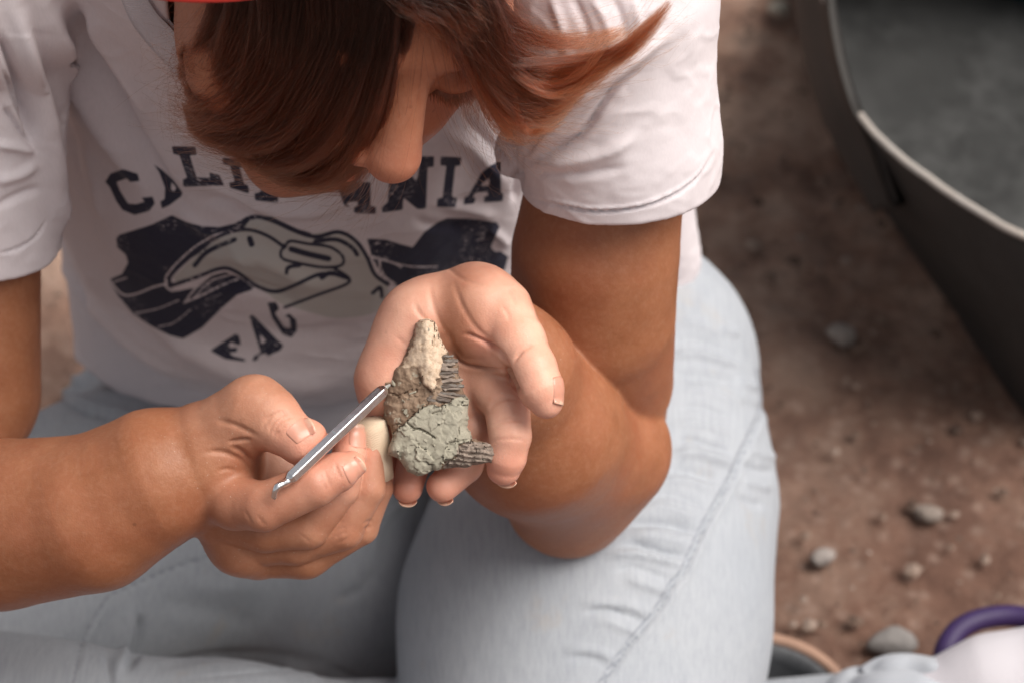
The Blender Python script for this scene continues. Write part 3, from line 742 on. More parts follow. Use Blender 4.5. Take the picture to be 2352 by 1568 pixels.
cuffp = [Cone(P(2040, 1655, 31), 3.35, P(2120, 1632, 31), 3.6, k=.3)]
JE = [(1, Lleg), (1, Rleg), (1, Rshin), (1, hips)]
def jeans_fn(p):
    a = evaluate([(0, Lleg)], p, 4); b = evaluate([(0, Rleg)], p, 4); c = evaluate([(0, Rshin)], p, 4); h = evaluate([(0, hips)], p, 4)
    d = smin(smin(b, h, 2.0), a, .7); return smin(d, c, .35)
seam = [(1745, 850), (1755, 918), (1735, 980), (1702, 1046), (1679, 1099), (1620, 1205), (1568, 1316), (1551, 1333), (1507, 1407), (1441, 1486), (1388, 1565), (1350, 1620)]
jf = [(seam, 4.5, -.20), ([(a + 13, b + 5) for a, b in seam], 7, .12)]
wr = [(752, 1540, 1675, 9, .34), (790, 1540, 1690, 8, -.26), (828, 1540, 1700, 9, .24), (868, 1540, 1712, 8, -.26), (905, 1545, 1715, 9, .26), (945, 1545, 1705, 8, -.28), (985, 1545, 1700, 9, .28),
      (1020, 1545, 1690, 8, -.3), (1052, 1540, 1680, 9, .32), (1085, 1520, 1668, 8, -.34), (1115, 1505, 1655, 8, .36), (1146, 1480, 1640, 8, -.36), (1176, 1462, 1628, 8, .34), (1206, 1440, 1610, 8, -.36), (1234, 1425, 1600, 8, .30),
      (1262, 1400, 1585, 7, -.28), (1286, 1390, 1575, 8, .22), (1316, 1400, 1560, 7, -.18), (1342, 1410, 1545, 8, .16), (1392, 1330, 1500, 8, .16), (1412, 1340, 1495, 7, -.2), (1440, 1350, 1485, 8, .12), (1500, 1300, 1420, 8, .14), (1518, 1300, 1415, 7, -.14)]
for y, x0, x1, w, a in wr:
    j1, j2, j3, j4 = np.random.default_rng(int(y)).uniform(-1, 1, 4)
    jf.append(([(x0 + 18 * j1, y - 4 + 4 * j2), ((x0 * 2 + x1) / 3, y - 9 + 5 * j3), ((x0 + x1 * 2) / 3, y + 2 + 5 * j1), (x1 + 12 * j4, y + 20 + 4 * j2)], w * (1.25 + .35 * j3), a * (.90 + .35 * j4)))
for y, x0, x1, a in ((880, 1690, 1745, .25), (930, 1700, 1760, -.2), (1040, 1715, 1790, .2), (1075, 1700, 1785, -.25), (1110, 1700, 1780, .18), (1150, 1690, 1760, -.2), (760, 1650, 1700, .2)):
    jf.append(([(x0, y - 12), ((x0 + x1) / 2, y + 4), (x1, y + 8)], 9, a))
jf += [([(250, 1365), (215, 1420), (185, 1490), (168, 1568)], 3.5, -.1), ([(262, 1368), (227, 1424), (197, 1492), (180, 1568)], 4, .07), ([(250, 1365), (330, 1330), (430, 1290), (520, 1270)], 3.5, -.1),
       ([(318, 1400), (322, 1450), (312, 1500), (285, 1545)], 9, -.4), ([(300, 1390), (298, 1440), (285, 1500), (262, 1560)], 14, .3), ([(245, 1490), (252, 1530), (258, 1580)], 7, -.3),
       ([(330, 1545), (420, 1515), (520, 1500), (650, 1505), (760, 1525)], 10, -.15), ([(400, 1560), (520, 1548), (640, 1540), (760, 1550)], 4, -.08), ([(640, 1530), (700, 1545), (740, 1568)], 9, .15), ([(760, 1530), (800, 1550), (830, 1568)], 8, -.15),
       ([(880, 1180), (800, 1160), (730, 1180)], 10, -.25), ([(940, 1150), (880, 1200), (850, 1290)], 12, .2), ([(860, 1300), (830, 1350), (760, 1380)], 12, -.2),
       ([(120, 820), (160, 850), (190, 900)], 10, .25), ([(110, 870), (150, 900), (230, 935), (330, 950)], 8, .25), ([(120, 905), (200, 950), (320, 972), (440, 980)], 5, -.25),
       ([(400, 1330), (520, 1350), (640, 1340)], 25, .12), ([(330, 1380), (480, 1400), (620, 1440)], 25, -.1)]
lo, hi = np.array([-33, -29, -178.]), np.array([27, 7, -128.])
v, q = surface(jeans_fn, lo, hi, 0.18 if QUALITY else .35)
v = relax(v, q, jeans_fn, 2); n = vnormals(v, q)
off_ = groove(v, n, jf, zmin=-.1) + .12 * fbm(v * .12, 2) + .03 * fbm(v * .6, 3)
v = v + n * off_[:, None]
jt = fabric('pale_denim', (.355, .375, .41, 1), (.415, .43, .46, 1), weave=1500, wstr=.45, wscale=.0004, big=7)
b0 = jt.b.inputs['Base Color'].links[0].from_socket
tw = jt.node('ShaderNodeTexWave', wave_type='BANDS', bands_direction='DIAGONAL'); jt.l.new(jt.tc.outputs['Object'], tw.inputs[0]); tw.inputs['Scale'].default_value = 330; tw.inputs['Distortion'].default_value = 1.5
b1 = jt.mix(jt.maprange(tw.outputs['Fac'], 0, 1, 0, .10), b0, (.25, .27, .31, 1))
stk = jt.noise(420, 4, .7, vec=jt.scaled(1.6, .10, .5)); b1 = jt.mix(jt.maprange(stk, .40, .68, 0, .38), b1, (.22, .24, .28, 1))
b1 = jt.mix(jt.maprange(jt.attr('seam'), .15, .9, 0, .55), b1, (.14, .15, .18, 1))
stain = jt.math('MULTIPLY', jt.maprange(jt.noise(26, 5, .7), .60, .72), .30)
jt.set(Base_Color=jt.mix(stain, b1, (.40, .33, .26, 1)))
qj = pix(v); sm_ = np.zeros(len(v))
for L in (seam, [(a - 9, b - 3) for a, b in seam], [(250, 1365), (215, 1420), (185, 1490), (168, 1568)], [(250, 1365), (330, 1330), (430, 1290), (520, 1270)], [(120, 905), (200, 950), (320, 972), (440, 980)]):
    m = (n[:, 2] > -.1); sm_[m] = np.maximum(sm_[m], np.exp(-(seg_dist(qj[m], smooth_line(L))[0] / 3.0) ** 2))
jeans = mesh_obj('jeans', v, q, jt.m, person, attrs={'seam': sm_})
print('jeans', len(v))
# ================================================================== ground
def G(px, py, up=0.0):
    """where the ray through (px, py) meets the height `up` (m); returns dd"""
    ry = -(py - 784.0) / KPX
    k = ry * cp - sp_            # world z per cm of depth (x100)
    D = (up - CAM_H) * 100 / k
    return D - D0
def ground_material():
    t = NT('reddish_dirt')
    a = t.noise(13, 8, .72); b = t.noise(34, 6, .7); c = t.noise(2.2, 3, .5)
    col = t.ramp(a, [(.40, (.17, .086, .060, 1)), (.5, (.38, .215, .152, 1)), (.58, (.56, .37, .28, 1))])
    col = t.mix(t.maprange(b, .5, .7, 0, .6), col, (.36, .26, .21, 1))
    col = t.mix(t.maprange(b, .30, .42, .55, 0), col, (.06, .036, .028, 1))
    col = t.mix(t.maprange(c, .3, .7), col, t.mix(.5, col, (.30, .24, .21, 1)))
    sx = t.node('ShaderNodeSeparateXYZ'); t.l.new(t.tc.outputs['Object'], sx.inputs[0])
    dark_front = t.math('ADD', sx.outputs[1], t.math('MULTIPLY', t.math('SUBTRACT', t.noise(3.2, 5, .65), .5), .9))
    col = t.mix(t.maprange(dark_front, 1.05, 1.55, .72, 0, True), col, (.10, .052, .038, 1))   # darker brown in front, paler dirt further back, with a noisy edge
    gr_ = t.vor(75, 'F1'); col = t.mix(t.maprange(gr_, .12, .4, .45, 0), col, (.31, .22, .18, 1))
    t.set(Base_Color=col, Roughness=.95); t.b.inputs['Specular IOR Level'].default_value = .15
    t.bump(t.noise(55, 7, .7), .8, .01)
    return t.m
def grid(x0, x1, y0, y1, nx, ny):
    xs, ys = np.linspace(x0, x1, nx), np.linspace(y0, y1, ny)
    X, Y = np.meshgrid(xs, ys); i = np.arange((ny - 1) * nx).reshape(ny - 1, nx)[:, :-1].ravel()
    return X.ravel(), Y.ravel(), np.stack([i, i + 1, i + nx + 1, i + nx], 1)
nx = 520
u = np.linspace(-1, 1, nx); su = np.sign(u) * (np.abs(u) * 1.1 + np.abs(u) ** 7 * 60)
X, Y = np.meshgrid(su + .5, su + 1.3); X, Y = X.ravel(), Y.ravel()
i = np.arange((nx - 1) * nx).reshape(nx - 1, nx)[:, :-1].ravel(); F = np.stack([i, i + 1, i + nx + 1, i + nx], 1)
pp = np.stack([X, Y, np.zeros_like(X)], 1)
Z = -.006 + .010 * fbm(pp * 7, 5, .6) + .006 * np.abs(fbm(pp * 30, 3, .6)) + .02 * fbm(pp * 1.1, 2)
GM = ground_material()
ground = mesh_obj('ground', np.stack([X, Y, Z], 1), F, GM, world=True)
tag(ground, 'reddish brown dirt ground with small stones', kind='structure')
# ================================================================== rock fragment in the open hand
def C2(pts): return np.array([(746.5 + a * .3846, 574.2 + b * .3846) for a, b in pts])
ROCK = C2([(600, 406), (650, 425), (672, 470), (690, 530), (722, 585), (745, 625), (790, 655), (798, 700), (802, 740), (815, 790), (822, 830), (845, 868), (862, 890), (850, 960), (858, 1000), (852, 1050), (874, 1105), (880, 1125), (960, 1145), (1012, 1165), (1018, 1215), (1000, 1265), (920, 1275), (850, 1295), (760, 1300), (640, 1312),
           (585, 1345), (550, 1346), (490, 1318), (470, 1280), (430, 1240), (376, 1220), (385, 1160), (402, 1110), (385, 1050), (352, 1000), (352, 930), (362, 870), (358, 790), (395, 780), (412, 710), (450, 680), (490, 600), (508, 540), (528, 500), (540, 440), (570, 415)])
rr = np.random.default_rng(11)
RC = P(990, 930, -.2)
def dens(poly, step=7):
    out = []
    for i in range(len(poly)):
        a, b = poly[i], poly[(i + 1) % len(poly)]; k = max(1, int(np.linalg.norm(b - a) / step))
        for j in range(k): out.append(a + (b - a) * j / k)
    return np.array(out)
rk = dens(ROCK, 6); rk = rk + rr.normal(0, 1.15, rk.shape)
def vor_facets(q, scale, seed, tilt):
    """height of broken flat facets: every cell is a plane of its own"""
    g = np.random.default_rng(seed); i = np.floor(q / scale).astype(int)
    tab = g.random((64, 64, 5)); best = np.full(len(q), 1e9); h = np.zeros(len(q)); sec = np.full(len(q), 1e9)
    for dx in (-1, 0, 1):
        for dy in (-1, 0, 1):
            c = i + [dx, dy]; r = tab[c[:, 0] % 64, c[:, 1] % 64]
            s_ = (c + r[:, :2]) * scale; d = np.linalg.norm(q - s_, axis=1)
            m = d < best; sec = np.where(m, best, np.minimum(sec, d)); best[m] = d[m]
            hh = (r[:, 2] - .5) + ((q - s_) / scale * (r[:, 3:5] - .5)).sum(1) * tilt
            h[m] = hh[m]
    return h, sec - best
CLAY = C2([(600, 925), (640, 918), (690, 935), (735, 915), (765, 880), (870, 860), (900, 1000), (900, 1110), (860, 1140), (800, 1165), (795, 1210), (760, 1245), (690, 1262), (700, 1320), (560, 1370), (440, 1320), (340, 1230), (380, 1110), (430, 1075), (480, 1030), (545, 975)])
BONE = C2([(545, 430), (600, 400), (655, 425), (690, 520), (728, 590), (730, 640), (700, 690), (668, 770), (678, 815), (640, 838), (590, 800), (565, 740), (560, 700), (500, 700), (455, 700), (480, 640), (520, 560)])
TAIL = C2([(795, 1170), (880, 1140), (1030, 1150), (1030, 1280), (850, 1300), (700, 1310), (705, 1270), (790, 1235)])
def rock_top(q):
    e = np.maximum(-poly_sd(q, rk), 0)
    edge = 1 - np.exp(-e / 9.0)
    w3 = np.stack([q[:, 0] / 40, q[:, 1] / 40, np.zeros(len(q))], 1)
    sc_, sb, st = poly_sd(q, CLAY) + 7 * fbm(w3 * 3.3 + 2, 4, .6), poly_sd(q, BONE) + 10 * fbm(w3 * 3 + 7, 4, .6), poly_sd(q, TAIL) + 6 * fbm(w3 * 3 + 5, 4)
    nz = fbm(w3 * 2.2 + 3, 5, .6)
    f1, e1 = vor_facets(q + 8 * np.stack([fbm(w3 * 3, 2), fbm(w3 * 3 + 9, 2)], 1), 34, 5, 1.6)
    f2, e2 = vor_facets(q + 5 * np.stack([fbm(w3 * 5, 2), fbm(w3 * 5 + 9, 2)], 1), 13, 8, 1.8)
    clay = sm(3, -3, sc_); h = .50 * edge + (.10 - .07 * clay) * nz; bone = sm(4, -5, sb); tail = sm(3, -3, st)
    smoothc = sm(60, 15, np.linalg.norm((q - [975, 975]) / [1.0, .9], axis=1))
    h = h + clay * (.30 + .13 * f1 * (1 - .7 * smoothc) + .05 * f2 * (1 - .95 * smoothc))
    # the ridge of bone: a long raised back
    ax = C2([(600, 400), (615, 520), (620, 640), (625, 760), (640, 840)]); dR, tR, _ = seg_dist(q, ax)
    h = h + bone * (.30 * np.exp(-(dR / 30) ** 2) + .05 * fbm(w3 * np.array([4, 1.2, 1]), 4))
    h = h + (1 - clay) * (1 - bone) * (.06 * f2 + .08 * f1 + .05 * fbm(w3 * 6, 4)) * edge
    tz = poly_sd(q, C2([(690, 620), (830, 620), (880, 880), (700, 870)])); h = h - .22 * sm(6, -10, tz)
    h = h + tail * (.10 * np.sin((q[:, 1] - .12 * q[:, 0]) * .55 + 2 * nz) * .6 + .08 * f2)
    crack = C2([(490, 1030), (530, 1065), (575, 1070), (620, 1095), (655, 1120)]); dc, _, _ = seg_dist(q, crack + 0)
    h = h - .18 * np.exp(-(dc / 1.8) ** 2)
    for c in ([(660, 435), (655, 500), (645, 570)], [(400, 1050), (440, 1035), (480, 1050)], [(380, 850), (440, 870), (520, 830)], [(700, 925), (690, 960), (640, 975)], [(860, 1130), (800, 1140), (740, 1150)]):
        dc, _, _ = seg_dist(q, C2(c)); h = h - .12 * np.exp(-(dc / 1.6) ** 2)
    return h, clay, bone, tail, e2
def rock_fn(p):
    q = pix(p); d2 = poly_sd(q, rk) / 52.0
    h = rock_top(q)[0]
    z = p[:, 2] - RC[2]
    return smin(-smin(-d2 * 1.0, -(z - h) * .75, .04) * 1.0, 99, .01) if False else -smin(-(-smin(-d2, -(z - h) * .75, .05)), -(-z - .42), .12) if False else np.maximum(np.maximum(d2, (z - h) * .7), -z - .40)
lo, hi = bounds([(0, [Cone(P(990, 740, 0), 1.4, P(990, 1090, 0), 3.2)])], 0)
lo[2], hi[2] = RC[2] - .6, RC[2] + 1.6
v, q = surface(rock_fn, lo, hi, .042 if QUALITY else .08, levels=4)
_, clay, bone, tail, e2 = rock_top(pix(v))
wz = v * 2.0
cl_ = np.clip(clay + .5 * sm(.15, .5, fbm(wz * 1.6 + 4, 3)) * (1 - bone), 0, 1)
rock = mesh_obj('rock_fragment', v, q, None or bpy.data.materials.new('tmp'), None, attrs={'clay': cl_, 'bone': bone, 'tail': tail})
def rock_material():
    t = NT('fossil_rock')
    a = t.noise(420, 6, .7); b = t.noise(130, 5, .65); c = t.noise(1300, 4, .6)
    brown = t.ramp(b, [(.3, (.12, .078, .052, 1)), (.48, (.215, .145, .10, 1)), (.62, (.29, .21, .15, 1)), (.75, (.38, .34, .27, 1))])
    clay = t.mix(t.maprange(b, .3, .7), (.285, .262, .205, 1), (.355, .328, .262, 1))
    clay = t.mix(t.maprange(a, .58, .72, 0, .5), clay, (.46, .43, .34, 1))
    bone = t.ramp(a, [(.28, (.15, .095, .06, 1)), (.40, (.47, .345, .245, 1)), (.58, (.62, .48, .36, 1)), (.78, (.66, .54, .42, 1))])
    tail = t.ramp(t.noise(300, 6, .7, vec=t.scaled(.3, 1.6, 1.6)), [(.3, (.15, .115, .095, 1)), (.55, (.30, .24, .20, 1)), (.75, (.44, .38, .33, 1))])
    col = t.mix(t.maprange(t.math('ADD', t.attr('clay'), t.math('MULTIPLY', t.math('SUBTRACT', a, .5), .9)), .4, .6), brown, clay)
    col = t.mix(t.maprange(t.math('ADD', t.attr('bone'), t.math('MULTIPLY', t.math('SUBTRACT', b, .5), 1.0)), .4, .6), col, bone)
    col = t.mix(t.maprange(t.math('ADD', t.attr('tail'), t.math('MULTIPLY', t.math('SUBTRACT', b, .5), .8)), .4, .6), col, tail)
    col = t.mix(t.maprange(t.vor(700), .0, .10, .45, 0), col, (.10, .08, .065, 1))
    t.set(Base_Color=col, Roughness=.88); t.b.inputs['Specular IOR Level'].default_value = .25
    n1 = t.bump(c, .35, .0004); t.bump(a, .34, .0009, n1)
    return t.m
rock.data.materials.clear(); RM = rock_material(); rock.data.materials.append(RM)
tag(rock, 'grey green clay rock with a beige fossil ridge, lying on the open palm', 'rock')
# the row of dark tooth-like plates on its right flank
def dark_shiny():
    t = NT('tooth_enamel'); a = t.noise(600, 5, .7, vec=t.scaled(.4, 1.4, 1.4))
    t.set(Base_Color=t.ramp(a, [(.3, (.06, .045, .036, 1)), (.5, (.14, .105, .085, 1)), (.66, (.24, .23, .21, 1)), (.82, (.50, .52, .56, 1))]), Roughness=.48)  # pale bluish end of the ramp paints glints into the colour
    t.bump(t.noise(1500, 4, .6), .5, .0004); return t.m
DS = dark_shiny()
teeth = [(690, 640, 775, 632, 9), (700, 660, 800, 655, 10), (700, 684, 803, 680, 9), (688, 710, 800, 705, 10), (690, 736, 806, 728, 9), (682, 758, 812, 752, 10), (672, 782, 826, 776, 10), (690, 806, 830, 800, 9), (700, 826, 828, 824, 9), (690, 846, 850, 860, 10), (640, 850, 862, 884, 9), (620, 870, 800, 905, 9), (610, 880, 730, 920, 8)]
for x0, y0, x1, y1, w in teeth:
    a, b = C2([(x0 + rr.uniform(-12, 6), y0 + rr.uniform(-5, 5)), (x1 + rr.uniform(-34, 6), y1 + rr.uniform(-7, 7))]); m_ = 7
    pts = np.array([P(*(a + (b - a) * t), 0) for t in np.linspace(0, 1, m_)]); jit = rr.normal(0, .02, pts.shape); pts += jit
    pts[:, 2] = RC[2] + .36 + .08 * np.sin(np.linspace(.2, 2.6, m_)) + rr.uniform(-.05, .08)
    r_ = np.linspace(1, .55, m_) * w * rr.uniform(.36, .72) / 52; r_[0] *= .7; r_ = r_ * rr.uniform(.8, 1.25, m_)
    V, F = tube(pts, r_ * 1.25, 6); mesh_obj('tooth', V, F, DS if rr.random() < .6 else RM, rock, smooth=False, attrs={'clay': np.full(len(V), rr.choice([0., .3])), 'bone': np.zeros(len(V)), 'tail': np.full(len(V), .6)})
# flakes of clay standing up on the broken surface
fl_m = RM
FV, FF = [], []
for k in range(90):
    c = rk.mean(0) + rr.uniform(-1, 1, 2) * [130, 190]
    if poly_sd(c[None], rk)[0] > -5 or (poly_sd(c[None], BONE)[0] < 0 and rr.random() < .8): continue
    h = rock_top(c[None])[0][0]; s_ = rr.uniform(.025, .10) * (1.5 if rr.random() < .15 else 1)
    ctr = P(c[0], c[1], 0); ctr[2] = RC[2] + h
    ax = unit(rr.normal(0, 1, 3) * [1, 1, .5]); nb = unit(np.cross(ax, rr.normal(0, 1, 3)) * [.6, .6, 1.2]); bt = np.cross(ax, nb)
    base = len(FV); m_ = 6; an = np.sort(rr.uniform(0, 6.28, m_)); rad = rr.uniform(.6, 1.2, m_)
    for sgn in (1, -1):
        for j in range(m_): FV.append(ctr + s_ * (ax * math.cos(an[j]) * rad[j] * 1.5 + bt * math.sin(an[j]) * rad[j]) + nb * s_ * .22 * sgn)
    FF.append(tuple(range(base, base + m_))); FF.append(tuple(range(base + 2 * m_ - 1, base + m_ - 1, -1)))
    for j in range(m_): FF.append((base + j, base + m_ + j, base + m_ + (j + 1) % m_, base + (j + 1) % m_))
FVa = np.array(FV); qf = pix(FVa)
fo = mesh_obj('clay_flakes', FVa, FF, RM, rock, attrs={'clay': np.full(len(FV), .75), 'bone': np.zeros(len(FV)), 'tail': np.zeros(len(FV))}, smooth=False)
fo['kind'] = 'stuff'

# ================================================================== steel tool
t = NT('polished_steel'); nn_ = t.noise(500, 4, .6, vec=t.scaled(1, 1, 1))
t.set(Base_Color=(.86, .86, .88, 1), Metallic=1.0, Roughness=t.maprange(nn_, .3, .7, .16, .26)); t.bump(t.noise(90, 2), .06, .0006)
STEEL = t.m
tA, tB = P(879, 896, -1.7), P(661, 1103, -3.5)
axd = unit(tB - tA); upw = np.array([0, cp, sp_]); fd_ = unit(upw + .25 * Vector((0, 0, 1))[2] * np.array([0, 0, 1.]) - 0 * upw); fd_ = unit(fd_ - (fd_ @ axd) * axd); sd_ = np.cross(axd, fd_)
if fd_[2] < 0: fd_ = -fd_
def ring_mesh(stations, sides, phase=0.0):
    """stations: (centre, radius a, radius b, along-axis frames)"""
    V, F = [], []
    for c, r1, r2, u_, w_ in stations:
        for j in range(sides):
            a = phase + j / sides * 2 * math.pi; V.append(c + u_ * math.cos(a) * r1 + w_ * math.sin(a) * r2)
    for i in range(len(stations) - 1):
        for j in range(sides):
            k = (j + 1) % sides; F.append((i * sides + j, i * sides + k, (i + 1) * sides + k, (i + 1) * sides + j))
    F.append(tuple(range(sides))[::-1]); F.append(tuple(range((len(stations) - 1) * sides, len(stations) * sides)))
    return np.array(V), F
L_ = np.linalg.norm(tB - tA)
st = []
for t_, r_ in ((-.03, .18), (0, .29), (.02, .325), (.25, .33), (.5, .33), (.51, .325), (.75, .33), (.96, .32), (.98, .26), (1.0, .17)):
    st.append((tA + axd * L_ * t_, r_, r_, sd_, fd_))
V, F = ring_mesh(st, 6, 0)
tool = mesh_obj('dental_tool', V, F, STEEL, None, smooth=False)
mod = tool.modifiers.new('b', 'BEVEL'); mod.width = .00035; mod.segments = 2; mod.limit_method = 'ANGLE'
tag(tool, 'silver faceted steel scraper held between thumb and finger, tip on the rock', 'tool')
hook = smooth_line([tB - axd * .2, tB + axd * .08, P(647, 1111, -3.75), P(637, 1117, -3.85), P(631, 1127, -3.8), P(629, 1139, -3.65), P(633, 1143, -3.6)], 5)
V, F = tube(hook, np.interp(np.linspace(0, 1, len(hook)), [0, .3, .8, 1], [.20, .17, .14, .09]), 10)
mesh_obj('hook', V, F, STEEL, tool)
nib = smooth_line([tA + axd * .1, tA - axd * .12, P(888, 888, -1.5), P(895, 883, -1.25)], 5)
V, F = tube(nib, np.interp(np.linspace(0, 1, len(nib)), [0, .4, 1], [.16, .12, .05]), 8)
t = NT('clay_smeared_steel'); t.set(Base_Color=t.mix(t.maprange(t.noise(900, 4), .4, .6), (.5, .5, .5, 1), (.34, .35, .30, 1)), Metallic=.35, Roughness=.6); t.bump(t.noise(1200, 3), .8, .0005)
mesh_obj('blade', V, F, t.m, tool)

# ================================================================== bandage on the ring finger
bt_ = NT('bandage_cloth'); wv = bt_.node('ShaderNodeTexWave', wave_type='BANDS', bands_direction='Y'); bt_.l.new(bt_.tc.outputs['Object'], wv.inputs[0]); wv.inputs['Scale'].default_value = 850
wv.inputs['Distortion'].default_value = .6
bt_.set(Base_Color=bt_.mix(bt_.maprange(bt_.noise(90, 3), .3, .7), (.62, .47, .33, 1), (.70, .56, .42, 1)), Roughness=.9); bt_.bump(wv.outputs['Fac'], .5, .0003)
bs = [P(866, 1096, .85), P(862, 1060, .6), P(857, 1020, .35), P(851, 985, .1), P(848, 966, .0)]
br = [.74, .76, .77, .77, .74]
stt = []
for i, c in enumerate(bs):
    d_ = unit(bs[min(i + 1, 4)] - bs[max(i - 1, 0)]); u_ = unit(np.cross(d_, [0, 0, 1.])); w_ = np.cross(u_, d_)
    stt.append((c, br[i], br[i] * .95, u_, w_))
V, F = ring_mesh(stt, 28)
ang = np.tile(np.arange(28), 5); V = V + .015 * np.stack([np.sin(ang * 1.7), np.cos(ang * 2.3), np.sin(ang * 2.9)], 1)
bnd = mesh_obj('bandage', V, F, bt_.m, person)
fr = smooth_line([P(856, 1075, -.1), P(872, 1080, .1), P(880, 1078, .2), P(884, 1085, .3), P(882, 1093, .3)], 5)
V, F = tube(fr, np.interp(np.linspace(0, 1, len(fr)), [0, .7, 1], [.05, .07, .03]), 6); mesh_obj('loose_end', V, F, bt_.m, bnd)

# ================================================================== fingernails
nm = NT('fingernail'); nm.set(Base_Color=nm.mix(nm.attr('tip'), (.60, .28, .20, 1), (.66, .42, .31, 1)), Roughness=.38); nm.b.inputs['Subsurface Weight'].default_value = .2
nm.b.inputs['Subsurface Radius'].default_value = (1, .4, .25); nm.b.inputs['Subsurface Scale'].default_value = .002
nm.b.inputs['Coat Weight'].default_value = .15
def nail(groups, c0, c1, outward, width, over=.03, rise=.018):
    """c0 root, c1 tip of the nail (points near the surface), outward: direction the nail faces"""
    fn = lambda p: evaluate(groups, p)
    ax = unit(c1 - c0); o_ = unit(outward - (outward @ ax) * ax); s_ = np.cross(ax, o_)
    nu, nv = 15, 13; L = np.linalg.norm(c1 - c0); V = []; tipm = []
    for j in range(nv):
        t = j / (nv - 1); wd = width * (1 - .10 * t - .25 * max(0, .25 - t) * 4 * .5)
        for i in range(nu):
            u_ = (i / (nu - 1)) * 2 - 1
            back = .12 * width * (1 - math.sqrt(max(0, 1 - u_ * u_ * .9)))
            V.append(c0 + ax * (L * t - (back * (2 * t - 1)) + (over * (t > .9) * (1 - .5 * u_ * u_))) + s_ * u_ * wd / 2 * .92 + o_ * (width * .35 * (math.sqrt(max(0, 1 - .75 * u_ * u_)) - .6)))
            tipm.append(1.0 if t > .955 - .05 * (1 - u_ * u_) else 0.0)
    V = np.array(V); e = 1e-2
    over_m = np.array([(k // nu) / (nv - 1) > .9 for k in range(len(V))])
    for _ in range(5):
        d = fn(V); g_ = np.stack([fn(V + np.eye(3)[a] * e) - d for a in range(3)], 1) / e
        g_ = unit(g_); stp = np.clip(d, -.3, .3)
        stp[over_m] = np.minimum(stp[over_m], 0)
        V = V - g_ * stp[:, None]
    V = V + unit(g_ * .4 + o_) * (rise * np.array([(1 - (((k % nu) / (nu - 1)) * 2 - 1) ** 4 * .95) * min(1, .15 + (k // nu) / (nv - 1) * 5) for k in range(len(V))]))[:, None]
    F = []
    B = V - unit(g_ * .3 + o_) * .05; n0 = len(V); VV_ = np.concatenate([V, B])
    for j in range(nv - 1):
        for i in range(nu - 1):
            a = j * nu + i; F.append((a, a + 1, a + nu + 1, a + nu)); F.append((n0 + a, n0 + a + nu, n0 + a + nu + 1, n0 + a + 1))
    bd = [i for i in range(nu)] + [j * nu + nu - 1 for j in range(1, nv)] + [(nv - 1) * nu + i for i in range(nu - 2, -1, -1)] + [j * nu for j in range(nv - 2, 0, -1)]
    for k in range(len(bd)):
        a, b = bd[k], bd[(k + 1) % len(bd)]; F.append((a, n0 + a, n0 + b, b))
    o = mesh_obj('fingernail', VV_, F, nm.m, body, attrs={'tip': tipm + tipm}); return o
X_, Y_, Z_ = np.eye(3)
nail(LEFT, P(1273, 868, -1.7), P(1284, 930, -1.9), unit(np.array([1., .0, .35])), 1.1)
nail(LEFT, P(1176, 1080, 1.4), P(1160, 1112, .7), unit(np.array([.15, -1., -.9])), 1.2, over=.035)
nail(LEFT, P(1050, 1130, 2.6), P(1018, 1152, 1.6), unit(np.array([.1, -1., -.45])), 1.05, over=.035)
nail(LEFT, P(942, 1134, 3.0), P(936, 1156, 1.8), unit(np.array([0, -1., -.6])), 1.0, over=.035)
nail(LEFT, P(884, 1085, 3.9), P(886, 1108, 3.1), unit(np.array([0, -1., -.5])), .9, over=.035)
nail(RIGHT, P(664, 1006, -2.9), P(716, 972, -2.7), unit(np.array([-.45, .8, .9])), 1.25, over=.05)
nail(RIGHT, P(790, 1094, -2.6), P(833, 1064, -2.3), unit(np.array([.35, -.55, 1.])), 1.15, over=.03)
nail(RIGHT, P(820, 1032, -1.2), P(822, 975, -1.0), unit(np.array([.75, .1, .8])), 1.0, over=.03)
# ================================================================== hair
def hair_material(name, col_root, col_tip, rough=.28):
    m = bpy.data.materials.new(name); m.use_nodes = True; n, l = m.node_tree.nodes, m.node_tree.links
    n.clear(); o = n.new('ShaderNodeOutputMaterial'); h = n.new('ShaderNodeBsdfHairPrincipled'); h.model = 'CHIANG'; h.parametrization = 'COLOR'
    inf = n.new('ShaderNodeHairInfo'); mr = n.new('ShaderNodeMapRange'); l.new(inf.outputs['Intercept'], mr.inputs[0]); mr.inputs[1].default_value = .25; mr.inputs[2].default_value = 1.0
    mx = n.new('ShaderNodeMix'); mx.data_type = 'RGBA'; mx.inputs[6].default_value = col_root; mx.inputs[7].default_value = col_tip; l.new(mr.outputs[0], mx.inputs[0])
    hs = n.new('ShaderNodeHueSaturation'); m2 = n.new('ShaderNodeMapRange'); l.new(inf.outputs['Random'], m2.inputs[0]); m2.inputs[3].default_value = .4; m2.inputs[4].default_value = 1.8
    at = n.new('ShaderNodeAttribute'); at.attribute_name = 'tone'; mm = n.new('ShaderNodeMath'); mm.operation = 'MULTIPLY'
    l.new(m2.outputs[0], mm.inputs[0]); l.new(at.outputs['Fac'], mm.inputs[1]); l.new(mm.outputs[0], hs.inputs['Value']); l.new(mx.outputs[2], hs.inputs['Color']); l.new(hs.outputs[0], h.inputs['Color'])
    h.inputs['Roughness'].default_value = rough; h.inputs['Radial Roughness'].default_value = .35; h.inputs['Coat'].default_value = 0.0
    l.new(h.outputs[0], o.inputs[0]); return m
